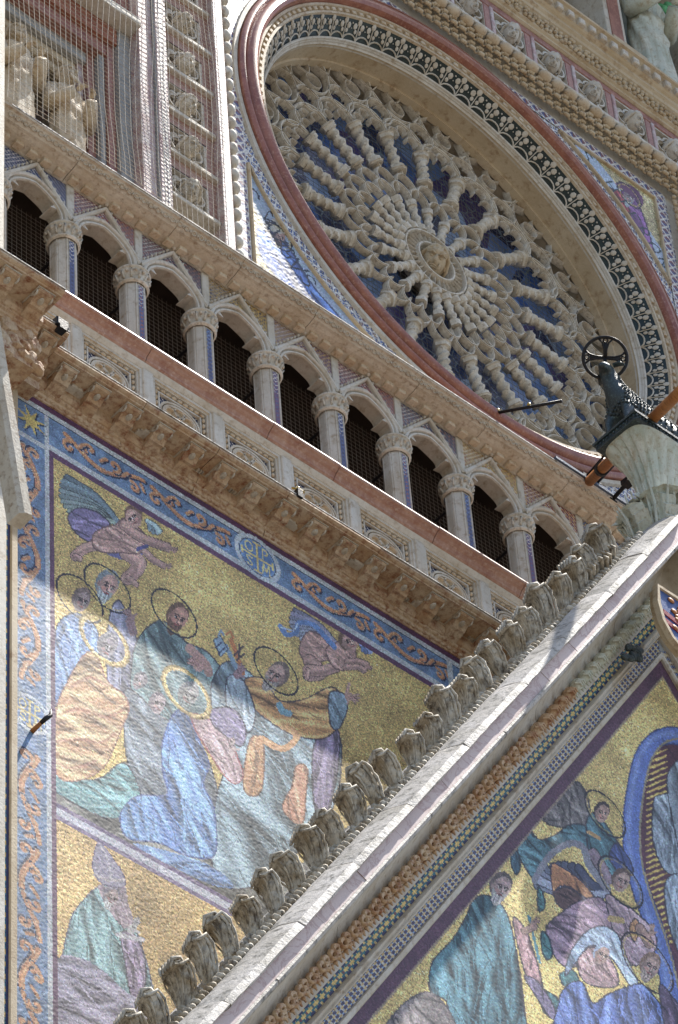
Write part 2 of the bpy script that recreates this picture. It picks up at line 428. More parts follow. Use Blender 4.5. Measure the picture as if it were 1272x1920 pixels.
for k in range(-1, 11):
    x0, x1 = XK(k), XK(k+1); a, c_ = x0+.095, x1-.095
    op = arch_curve(a, c_, ZS, .30)
    # the arch slab: split left and right halves to keep faces simple
    b = MB()
    h = len(op)//2; mid = (x0+x1)/2
    lp = [(x0, ZS)]+op[:h+1]+[(mid, ZA+.02), (x0, ZA+.02)]
    rp = [(mid, ZA+.02)]+op[h:]+[(x1, ZS), (x1, ZA+.02)]
    b.ext_y(lp, AY, AY+.17); b.ext_y(rp, AY, AY+.17)
    ar = b.build('arch', M['marble'], gal)
    # mouldings round the arch
    b = MB(); oc = outer_curve(x0+.055, x1-.055, ZS, .37)
    b.sweep([(x, AY-.012, z) for x, z in oc], [(-.022,0),(-.018,-.02),(0,-.03),(.018,-.02),(.022,0),(.022,.02),(-.022,.02)])
    oc = outer_curve(x0+.10, x1-.10, ZS, .315)
    b.sweep([(x, AY-.002, z) for x, z in oc], [(-.015,0),(-.010,-.018),(.010,-.018),(.015,0),(.015,.01),(-.015,.01)])
    oc = outer_curve(x0+.02, x1-.02, ZS, .41)
    b.sweep([(x, AY-.004, z) for x, z in oc], [(-.012,0),(-.008,-.014),(.008,-.014),(.012,0),(.012,.01),(-.012,.01)])
    b.build('archivolt', M['marble'], ar)
    # gablet bars
    b = MB(); zv = ZS+.07; za = ZA-.02
    pr = [(-.028,0),(-.028,-.03),(-.012,-.045),(.012,-.045),(.028,-.03),(.028,0)]
    b.sweep([(x0, AY-.003, zv), (mid, AY-.003, za), (x1, AY-.003, zv)], pr)
    for i in range(7):
        f = .14+.84*i/7
        for sgn in (1, -1):
            xx = mid-sgn*(mid-x0)*(1-f) ; zz = zv+(za-zv)*f+.045
            b.ell((xx-sgn*.012, AY-.03, zz), (.013,.02,.02), 6, 4)
    b.ell((mid, AY-.05, za+.05), (.024,.024,.03), 8, 5)
    b.build('gablet', M['marble'], gal)
    # post over the capital
    b = MB(); b.bbox(x0-.045, x0+.045, AY-.02, AY+.02, zv-.02, ZA+.02, .006); b.build('post', M['marble'], gal)
    kd = KINDS[(k+1) % len(KINDS)]
    def msk(S, T, x0=x0, x1=x1, mid=mid):
        X = x0+.045+S; Z = ZS+T
        d = np.abs(X-mid)/(mid-x0)
        oz = (1-d)
        inarch = ((X-mid)/(mid-x0-.02))**2+((Z-ZS)/.41)**2 < 1
        return ~inarch & (Z > ZS+.05)
    tess('inlay_field', (x0+.045, AY-.003, ZS), (1,0,0), (0,0,1), DX-.09, ZA-ZS+.01, .0115,
         lambda S, T, P, kd=kd: pat_cells(kd, S, T, .058, 5), gal, jit=.0004, mask=msk)
    # small inlay triangles inside the cusps
    for sgn in (1, -1):
        def mk(S, T, a=a, c_=c_, sgn=sgn): return np.ones(len(S), bool)
    # iron tie rod from the capital to the back wall
    b = MB(); b.tube([(x0, .40, 30.84), (x0, 2.25, 30.84)], .016, 6); b.build('tie_rod', M['iron'], gal)

# upper cornice of the gallery
co = thing('gallery_cornice', 'tan dentil cornice with carved band above the gallery arcade', 'cornice')
e0 = -.12
prof = [(.45,31.70),(AY-.02,31.70),(AY-.03,31.712),(.15,31.718),(.13,31.725),(.10,31.735),(.04,31.74),(.0,31.755),(-.03,31.758),(-.05,31.775),(-.075,31.80),(-.095,31.82),(e0,31.826),(e0-.005,31.845),(e0+.01,31.858),(.45,31.875)]
b = MB(); b.seg_x(prof, 14.56, 28.0, seed=3); co_b = b.build('moulding', M['tan'], co)
b = MB(); b.box(14.665, 28.0, e0-.012, e0+.02, 31.846, 31.862); b.build('top_edge', M['coping'], co)
b = MB(); x = 14.72
while x < 26.5:
    b.bbox(x, x+.095, .085, .165, 31.690, 31.742, .008); x += .168
b.build('dentils', M['cream'], co)
b = MB(); x = 14.70
while x < 26.5:   # carved band: rings and buds
    b.tube([(x+.028*math.cos(t), -.062+.0-.024*0, 31.776+.0) if False else (x+.026*math.cos(t), -.070-.014*math.sin(t), 31.792+.018*math.sin(t)) for t in [2*math.pi*i/8 for i in range(8)]], .008, 4, True)
    b.ell((x+.045, -.07, 31.79), (.012,.014,.02), 5, 4); x += .09
b.build('carved_band', M['tan'], co, True)

# ------------------------------------------------------------------ balustrade
bal = thing('balustrade', 'carved marble parapet with a red marble handrail in front of the colonnettes', 'balustrade')
b = MB(); b.seg_x([(.30,29.255),(-.33,29.255),(-.335,29.235),(-.325,29.215),(-.30,29.205),(-.285,29.19),(-.26,29.175),(-.24,29.15),(-.235,29.135),(-.215,29.12),(.30,29.12)], 14.9, 27.5, seed=5)
b.build('handrail', M['rail'], bal)
b = MB(); b.ext_x([(.28,29.12),(-.212,29.12),(-.205,29.10),(-.195,29.085),(-.18,29.06),(.28,29.06)], 14.9, 27.5); b.build('rail_moulding', M['marble'], bal)
b = MB(); b.box(14.9, 27.5, -.10, .28, 28.2, 29.06); b.build('parapet_wall', M['cream'], bal)
PX = lambda k: 15.36+ .8335*k   # posts, measured at y -0.19
for k in range(-1, 11):
    x0 = PX(k); x1 = PX(k+1)
    b = MB(); b.bbox(x0-.06, x0+.06, -.195, -.10, 28.2, 29.06, .008); b.build('post', M['marble'], bal)
    # panel: stepped frame
    b = MB(); a, c_ = x0+.06, x1-.06
    for (d, y0, hgt) in ((0, -.175, .03), (.03, -.155, .02), (.10, -.135, .018)):
        za = 29.06-d
        b.ext_x([(y0,za-hgt),(y0,za),(-.10,za),(-.10,za-hgt)], a+d, c_-d)
        for xx in (a+d, c_-d-hgt): b.box(xx, xx+hgt, y0, -.10, 28.2, za-hgt)
    b.build('panel_frame', M['marble'], bal)
    b = MB(); n = 9
    for i in range(n):
        b.ell((a+.09+(c_-a-.18)*i/(n-1), -.132, 28.985), (.036,.02,.017), 7, 5)
    for i in range(5):
        for xx in (a+.075, c_-.075): b.ell((xx, -.132, 28.93-.075*i), (.017,.02,.03), 6, 5)
    b.build('bead_row', M['cream'], bal, True)
    mid = (a+c_)/2
    b = MB()
    for (w, H, z0) in ((.235,.215,28.70), (.20,.18,28.70)):
        oc = [(mid-w+2*w*0+ (w-w*math.cos(t)), z0+H*math.sin(t)**.8) for t in [math.pi*i/20 for i in range(21)]]
        b.sweep([(x, -.115, 28.2) for x, z in oc[:1]]+[(x, -.115, z) for x, z in oc]+[(x, -.115, 28.2) for x, z in oc[-1:]], [(-.014,.02),(-.012,-.02),(.012,-.02),(.014,.02)])
    # trefoil tracery inside the arch
    for (ox, oz, r) in ((-.095,28.76,.075), (.095,28.76,.075), (0,28.82,.06)):
        b.sweep([(mid+ox+r*math.cos(t), -.11, oz+r*math.sin(t)) for t in [2*math.pi*i/14 for i in range(14)]], [(-.010,.02),(-.008,-.02),(.008,-.02),(.010,.02)], True)
    b.build('blind_arch', M['tan'], bal)
    def msk(S, T, a=a, mid=mid):
        X = a+.12+S; Z = 28.55+T
        return ((X-mid)/.25)**2+((Z-28.70).clip(0)/.235)**2 > 1
    tess('inlay_corner', (a+.12, -.104, 28.55), (1,0,0), (0,0,1), c_-a-.24, .40, .0135, lambda S, T, P: pat_cells(('white','navy','navy'), S, T, .05, 2), bal, jit=.0003, mask=msk)

# ------------------------------------------------------------------ lower cornice on brackets
lc = thing('bracket_cornice', 'rust stained tan cornice on carved brackets below the parapet', 'cornice')
def cornice(parent, x0, x1, ye, yb, zt=28.29, mat='orange'):
    """ye: y of the front edge, yb: y of the wall it grows from"""
    b = MB()
    b.seg_x([(.26,zt),(ye+.01,zt),(ye,zt-.01),(ye,zt-.03),(ye+.02,zt-.045),(ye+.035,zt-.05),(ye+.04,zt-.062),(yb-.10,zt-.068),(yb-.10,zt-.16),(yb-.085,zt-.175),(yb-.075,zt-.19),(yb-.06,zt-.195),(yb-.055,zt-.215),(yb-.035,zt-.225),(yb-.03,zt-.25),(yb-.015,zt-.26),(yb-.01,zt-.285),(yb+.02,zt-.29),(.26,zt-.29)], x0, x1, seed=7)
    b.build('corona', M[mat], parent)
    b = MB(); b.box(x0, x1+.005, ye-.006, ye+.03, zt+.001, zt+.012); b.build('top_edge', M['coping'], parent)
def bracket(parent, xc, ye, yb, zt=28.29, w=.078):
    b = MB(); d0 = ye+.075; d1 = yb-.06
    pr = [(d1,zt-.07),(d0,zt-.07),(d0-.005,zt-.085),(d0+.01,zt-.10),(d0+.035,zt-.105),(d0+.075,zt-.115),(d0+.11,zt-.14),(d0+.135,zt-.165),(d0+.165,zt-.165),(d0+.19,zt-.18),(d1,zt-.20)]
    b.ext_x(pr, xc-w, xc+w)
    br = b.build('bracket', M[ 'orange'], parent)
    b = MB(); b.box(xc-w-.015, xc+w+.015, d0-.015, d1, zt-.078, zt-.069)
    b.ell((xc, d0+.09, zt-.128), (.03,.05,.02), 8, 5)
    for sx_ in (-1, 1): b.tube([(xc+sx_*(w+.004), d0+.055+.045*math.cos(t)*(1-t/12), zt-.10+.035*math.sin(t)*(1-t/12)) for t in [i_*.7 for i_ in range(10)]], .010, 5)
    b.build('bracket_cap', M['tan'], br)
cornice(lc, 14.95, 27.0, -.40, 0)
k = 0; x = 15.17
while x < 22.0:
    bracket(lc, x, -.40, 0); x += .366
b = MB(); x = 15.0
while x < 22.0:
    b.ell((x, -.045, 28.083), (.05,.028,.018), 7, 5); x += .122
b.build('egg_moulding', M['orange'], lc, True)
b = MB(); x = 15.0
while x < 22.0:
    b.ell((x, -.02, 28.035), (.03,.015,.014), 6, 4); x += .075
b.build('pearl_moulding', M['orange'], lc, True)
# the same cornice breaking forward round the pier on the left
pc = thing('pier_cornice', 'stepped and broken corner of the carved cornice around the left pier', 'cornice')
cornice(pc, 14.62, 14.95, -.58, -.18); bracket(pc, 14.80, -.58, -.18)
cornice(pc, 10.0, 14.62, -.93, -.53)
for x in (14.47, 14.10, 13.75, 13.4): bracket(pc, x, -.93, -.53)
b = MB(); b.box(10.0, 14.62, -.51, .25, 27.6, 28.27); b.box(14.62, 14.95, -.16, .25, 27.9, 28.26)
for i in range(40):
    b.ell((14.0+random.random()*.66, -.50-.0*i, 27.62+random.random()*.40), (.05+.04*random.random(),.06,.04+.03*random.random()), 7, 5, M=Matrix.Rotation(random.random()*3, 3, 'Y'))
smooth_by_angle(b.build('carved_frieze', M['orange'], pc), 35)
# ------------------------------------------------------------------ the rose window
rose = thing('rose_window', 'great round rose window with wheel of twisted colonnettes and carved stone tracery', 'rose window', loc=(0,0,0))
def ring(name, prof, mat, n=144, a0=0, a1=2*math.pi, parent=rose, smooth=True):
    """lathe about the window axis; prof = [(r, y)] open strip"""
    vs = []; k = len(prof)
    for i in range(n):
        t = a0+(a1-a0)*i/n; c, s = math.cos(t), math.sin(t)
        for r, y in prof: vs.append((RX+r*c, y, RZ+r*s))
    fs = []
    for i in range(n):
        j = (i+1) % n
        for q in range(k-1): fs.append((i*k+q, i*k+q+1, j*k+q+1, j*k+q))
    b = MB(); b.add(vs, fs); o = b.build(name, mat, parent)
    return smooth_by_angle(o, 35) if smooth else o
RT = 2.75   # radius of the tracery
ring('outer_fillet', [(3.40,.01),(3.39,-.03),(3.345,-.035),(3.335,.0)], M['marble'])
ring('red_ring', [(3.335,.0),(3.33,-.06),(3.305,-.085),(3.28,-.09),(3.265,-.065),(3.25,-.06),(3.235,-.09),(3.20,-.12),(3.15,-.125),(3.11,-.10),(3.095,-.06),(3.09,.0)], M['redbright'])
ring('inner_fillet', [(3.09,.0),(3.085,-.035),(3.055,-.035),(3.045,.0),(3.0,.01),(2.995,-.012),(2.965,-.012),(2.96,.02)], M['cream'])
ring('leaf_band_ground', [(2.965,.015),(2.80,.235)], stone('dark_green_mosaic', srgb(44,56,54), srgb(34,44,46), srgb(60,74,66), 8, rough=.4), smooth=False)
ring('white_moulding', [(2.80,.225),(2.81,.20),(2.795,.19),(2.78,.20),(2.775,.225),(2.765,.225),(2.762,.245),(2.745,.26),(2.74,.30)], M['marble'])
ring('reveal', [(2.742,.26),(2.745,.50),(2.72,.505),(2.715,.60),(2.76,.64),(2.76,.95)], M['ochre'])
# dentils between the red ring and the leaf band
b = MB(); n = 150
for i in range(n):
    t = 2*math.pi*i/n; Mx = Matrix.Translation((RX,0,RZ)) @ Matrix.Rotation(-t, 4, 'Y')
    s0 = len(b.v); b.bbox(3.0, 3.042, -.03, .02, -.034, .034, .006); b.xf(Mx, s0)
b.build('dentils', M['cream'], rose)['kind'] = 'stuff'
# leaf pattern: little arcs carrying trefoil leaves, raised on the sloping dark band
b = MB(); n = 78; BO = {}; sl_ = Vector((-(2.965-2.80), .22)).normalized()
def onband(t, f, h=.006):
    """point on the sloping band; f 0 at the inner edge .. 1 at the outer"""
    r = 2.80+(2.965-2.80)*f; y = .235-.22*f
    nr, ny = -.8, -.6
    r += nr*h; y += ny*h
    return (RX+r*math.cos(t), y, RZ+r*math.sin(t))
def ribbon(pts, wd):   # pts in (t,f); flat raised strip
    P = [Vector(onband(*p)) for p in pts]
    b.tube(P, wd, 4, False)
dt = 2*math.pi/n
for i in range(n):
    t0 = dt*i
    ribbon([(t0+dt*.5*math.cos(a), .06+.30*math.sin(a)) for a in [math.pi*q/8 for q in range(9)]], .010)
    tc = t0+dt*.5
    ribbon([(tc, .08), (tc, .78)], .007)
    for (dx_, f, r) in ((0,.88,.036),(-.26,.70,.034),(.26,.70,.034),(-.17,.48,.024),(.17,.48,.024)):
        c = Vector(onband(tc+dx_*dt, f)); a_ = tc+dx_*dt; tg = Vector((-math.sin(a_),0,math.cos(a_))); nn = Vector((-.8*math.cos(a_),-.6,-.8*math.sin(a_))); uu = tg.cross(nn); b.ell(c, (r*1.02,r*1.15,r*.28), 7, 4, M=Matrix((tg,uu,nn)).transposed())
    c = Vector(onband(t0, .82)); b.ell(c, (.011,.010,.014), 5, 4)
    c = Vector(onband(t0, .60)); b.ell(c, (.008,.008,.010), 5, 4)
b.build('leaf_pattern', M['marble'], rose)['kind'] = 'stuff'
# glass behind
b = MB(); vs = [(RX,.86,RZ)]+[(RX+2.78*math.cos(2*math.pi*i/64), .86, RZ+2.78*math.sin(2*math.pi*i/64)) for i in range(64)]
b.add(vs, [(0, i+1, (i+1)%64+1) for i in range(64)]); b.build('stained_glass', M['glass'], rose)
# --- tracery
YT = .62
def pol(r, t, y=YT): return Vector((RX+r*math.cos(t), y, RZ+r*math.sin(t)))
PR = [(-.027,.05),(-.027,-.01),(-.017,-.03),(-.017,-.042),(-.008,-.048),(-.008,-.062),(.008,-.062),(.008,-.048),(.017,-.042),(.017,-.03),(.027,-.01),(.027,.05)]
def prs(k, d=1.0): return [(a*k, b_*d*.78) for a, b_ in PR]
NB = 22; da = 2*math.pi/NB; T0 = math.radians(8)
def colonnette(r0, r1, t, rad):
    """twisted colonnette laid along the radius with a base and a capital"""
    b = MB(); P0 = pol(r0, t); P1 = pol(r1, t); L = (P1-P0).length; N = 60
    pts = [P0.lerp(P1, i/N) for i in range(N+1)]; rr = []
    for i in range(N+1):
        s_ = i/N; e = min(s_, 1-s_)*L
        k = rad
        if e < .05: k = rad*1.75-(.0 if e < .02 else .25*rad)
        elif e < .08: k = rad*1.45
        elif e < .10: k = rad*1.05
        if e < .015: k = rad*1.5
        rr.append(k)
    def md(th, s_):
        e = min(s_, 1-s_)*L
        if e < .09: return 1+.10*math.cos(4*th)
        return 1+.22*math.cos(2*th-s_*L*52)
    b.tube(pts, rr, 10, False, md)
    return b
for i in range(NB):
    b = colonnette(1.36, 1.93, T0+da*i, .062); smooth_by_angle(b.build('outer_colonnette', M['tracery'], rose), 60)
for i in range(NB):
    b = colonnette(.465, .91, T0+da*i, .047); smooth_by_angle(b.build('inner_colonnette', M['tracery'], rose), 60)
def arcpts(r0, ta, tb, r1, n=12, pw=.75):
    """arch from (r0,ta) over (r1,mid) to (r0,tb)"""
    out = []
    for i in range(n+1):
        u = i/n; a = math.pi*u
        out.append(pol(r0+(r1-r0)*math.sin(a)**pw, ta+(tb-ta)*(.5-.5*math.cos(a))))
    return out
def pointed(r0, ta, tb, r1, n=7):
    tm = (ta+tb)/2; out = []
    for i in range(n+1):
        u = i/n; out.append(pol(r0+(r1-r0)*math.sin(u*math.pi/2), ta+(tm-ta)*(1-math.cos(u*math.pi/2))))
    for i in range(n-1, -1, -1):
        u = i/n; out.append(pol(r0+(r1-r0)*math.sin(u*math.pi/2), tb+(tm-tb)*(1-math.cos(u*math.pi/2))))
    return out
def circle(r, t, q, n=18): c = pol(r, t); return [c+Vector((q*math.cos(2*math.pi*i/n), 0, q*math.sin(2*math.pi*i/n))) for i in range(n)]
for i in range(NB):
    t = T0+da*i
    # inner interlaced arches between the two wheels
    b = MB(); b.sweep(pointed(.93, t, t+da, 1.14), prs(.7)); b.sweep(pointed(1.02, t-da*.5, t+da*.5, 1.31), prs(.65, .9))
    b.sweep([pol(1.30, t-da*.5*0), pol(1.37, t)], prs(.9))
    smooth_by_angle(b.build('inner_arch', M['tracery'], rose), 40)
    # outer round arches with three cusps
    b = MB(); b.sweep(arcpts(1.94, t, t+da, 2.26), prs(.9))
    for (f, rr, q) in ((.26, 2.03, .075), (.5, 2.13, .07), (.74, 2.03, .075)):
        c = pol(rr, t+da*f); a0 = math.atan2(math.sin(t+da*f), math.cos(t+da*f))
        arc = [c+Vector((q*math.cos(a0+g), 0, q*math.sin(a0+g))) for g in [math.pi*(-.62+1.24*h/7) for h in range(8)]]
        b.sweep(arc, prs(.45, .8))
    smooth_by_angle(b.build('outer_arch', M['tracery'], rose), 40)
    # ring of circles above the capitals
    b = MB(); b.sweep(circle(2.27, t, .185, 24), prs(.72), True)
    c = pol(2.27, t)
    for h in range(4):
        a = t+math.pi/4+h*math.pi/2; cc = c+Vector((.105*math.cos(a), 0, .105*math.sin(a)))
        b.sweep([cc+Vector((.068*math.cos(a+g), .02, .068*math.sin(a+g))) for g in [math.pi*(-.55+1.1*w/6) for w in range(7)]], prs(.26, .4))
    smooth_by_angle(b.build('roundel', M['tracery'], rose), 40)
    # outer petals reaching the rim
    b = MB()
    b.sweep(circle(2.49, t+da*.5, .11, 16), prs(.42), True)
    b.sweep(list(reversed([pol(2.76-(2.76-2.31)*math.sin(a), t+da*.5-da*.52*math.cos(a)) for a in [math.pi*h/14 for h in range(15)]])), prs(.72))
    b.sweep([pol(2.46, t), pol(2.60, t-da*.02), pol(2.76, t-da*.22)], prs(.42)); b.sweep([pol(2.46, t), pol(2.60, t+da*.02), pol(2.76, t+da*.22)], prs(.42))
    b.sweep([pol(2.58, t+da*.5), pol(2.66, t+da*.40), pol(2.76, t+da*.36)], prs(.5)); b.sweep([pol(2.58, t+da*.5), pol(2.66, t+da*.60), pol(2.76, t+da*.64)], prs(.5))
    smooth_by_angle(b.build('petal', M['tracery'], rose), 40)
ring('wheel_ring', [(.465,.72),(.46,.59),(.447,.56),(.43,.56),(.42,.59),(.415,.72)], M['tracery'], 64)
ring('medallion_rim', [(.285,.74),(.28,.58),(.268,.55),(.25,.55),(.238,.57),(.235,.62),(.225,.63),(.218,.66),(.215,.95)], M['tracery'], 64)
b = MB()
for i in range(30):
    t = 2*math.pi*i/30
    b.sweep([pol(.28, t, .60), pol(.40, t, .60)], prs(.30, .5)); b.sweep(arcpts(.375, t, t+2*math.pi/30, .425, 6), prs(.28, .5))
smooth_by_angle(b.build('medallion_scallops', M['tracery'], rose), 40)
b = MB(); b.add([(RX,.84,RZ)]+[(RX+.36*math.cos(2*math.pi*i/32), .84, RZ+.36*math.sin(2*math.pi*i/32)) for i in range(32)], [(0,i+1,(i+1)%32+1) for i in range(32)])
b.build('medallion_ground', M['dark'], rose)

# heads: used in the medallion, the friezes and on the statues
def head_mesh(hair=True, beard=False, n=36, m=28):
    """unit head, height about 1, face towards -y"""
    def dsp(d):
        x, y, z = d; k = 1.0
        f = max(0, -y)
        k *= 1+.26*math.exp(-((x/.13)**2+((z+.02)/.20)**2))*f      # nose
        k *= 1-.16*(math.exp(-(((abs(x)-.30)/.15)**2+((z-.16)/.10)**2)))*f   # eye sockets
        k *= 1+.045*math.exp(-(((abs(x)-.28)/.10)**2+((z-.13)/.05)**2))*f    # eyeballs
        k *= 1+.09*math.exp(-((x/.45)**2+((z-.30)/.06)**2))*f    # brow
        k *= 1+.08*math.exp(-((x/.20)**2+((z+.36)/.05)**2))*f-.10*math.exp(-((x/.22)**2+((z+.43)/.025)**2))*f   # lips
        k *= 1+.10*math.exp(-((x/.25)**2+((z+.72)/.16)**2))*f     # chin
        if z < 0: k *= 1-.16*abs(x)*(-z)
        if beard: k *= 1+.16*math.exp(-((x/.5)**2+((z+.75)/.30)**2))*f*(1+.2*math.sin(18*x)+.2*math.sin(14*z))
        if hair and (z > .42 or y > .05): k *= 1.14+.07*math.sin(14*math.atan2(y, x))+.05*math.sin(18*z)
        return k
    b = MB(); b.ell((0,0,0), (.37,.44,.52), n, m, disp=dsp)
    for s_ in (-1, 1):
        b.ell((s_*.38,.03,-.02), (.05,.09,.13), 8, 6)
        b.tube([(s_*.05,-.43,.14), (s_*.15,-.45,.19), (s_*.28,-.36,.14)], [.03,.04,.02], 6)
        b.ell((s_*.145,-.385,.06), (.06,.04,.035), 8, 6)
        b.tube([(s_*.16,-.40,-.10), (s_*.20,-.36,-.22), (s_*.10,-.40,-.30)], [.035,.05,.03], 6)
    b.tube([(0,-.42,.14), (0,-.50,-.02), (0,-.56,-.10), (0,-.46,-.15)], [.035,.045,.065,.03], 7)
    b.tube([(-.11,-.42,-.235), (0,-.47,-.215), (.11,-.42,-.235)], [.018,.028,.018], 6); b.tube([(-.09,-.42,-.285), (0,-.465,-.29), (.09,-.42,-.285)], [.018,.028,.018], 6)
    if hair:
        for k in range(17):
            a = math.pi*(.02+.96*k/16); cx_ = math.cos(a)
            b.tube([(.10*cx_,-.30,.47), (.30*cx_,-.30+.12*abs(cx_),.40-.06*abs(cx_)), (.42*cx_,-.12+.1*math.sin(a),.16), (.45*cx_+.03*math.sin(k*2),.05+.2*math.sin(a),-.10), (.44*cx_,.08+.25*math.sin(a),-.34)], [.05,.055,.06,.055,.03], 6)
    if beard:
        for k in range(9):
            x_ = -.24+.06*k; b.tube([(x_,-.38+.5*x_*x_,-.30), (x_*1.1,-.44+.6*x_*x_,-.46), (x_*.8+.02*math.sin(k*3),-.40,-.66)], [.04,.05,.02], 6)
    return b
hd = head_mesh(True, False)
hb = MB(); hb.add(hd.v, hd.f)
# shoulders and neck behind the head
def scaled(b, s, loc, M3=None):
    Mx = Matrix.Translation(loc) @ (M3.to_4x4() if M3 is not None else Matrix.Identity(4)) @ Matrix.Scale(s, 4)
    q = MB(); q.add(b.v, b.f); q.xf(Mx); return q
b = scaled(hd, .36, (RX-.01, .60, RZ), Matrix.Rotation(math.radians(38), 3, 'X') @ Matrix.Rotation(math.radians(-28), 3, 'Z'))
b.ell((RX, .80, RZ-.22), (.14,.07,.08), 12, 8)
b.build('carved_head', M['ochre'], rose, True)
# protecting net over the glass: thin cords
nr = MB()
def cord(p, q, r=.0035):
    p = Vector(p); q = Vector(q); nr.tube([p, q], r, 3)
net = thing('rose_net', 'fine protective net stretched in front of the rose window glass', 'net')
k = -2.7
while k < 2.7:
    h = math.sqrt(max(0, 2.72**2-k*k))
    cord((RX+k, .76, RZ-h), (RX+k, .76, RZ+h), .0026); cord((RX-h, .76, RZ+k), (RX+h, .76, RZ+k), .0026); k += .075
nr.build('cords', M['netdark'], net)
put(rose, (RX, .6, RZ-2.8)); put(net, (RX, .8, RZ-2.7))
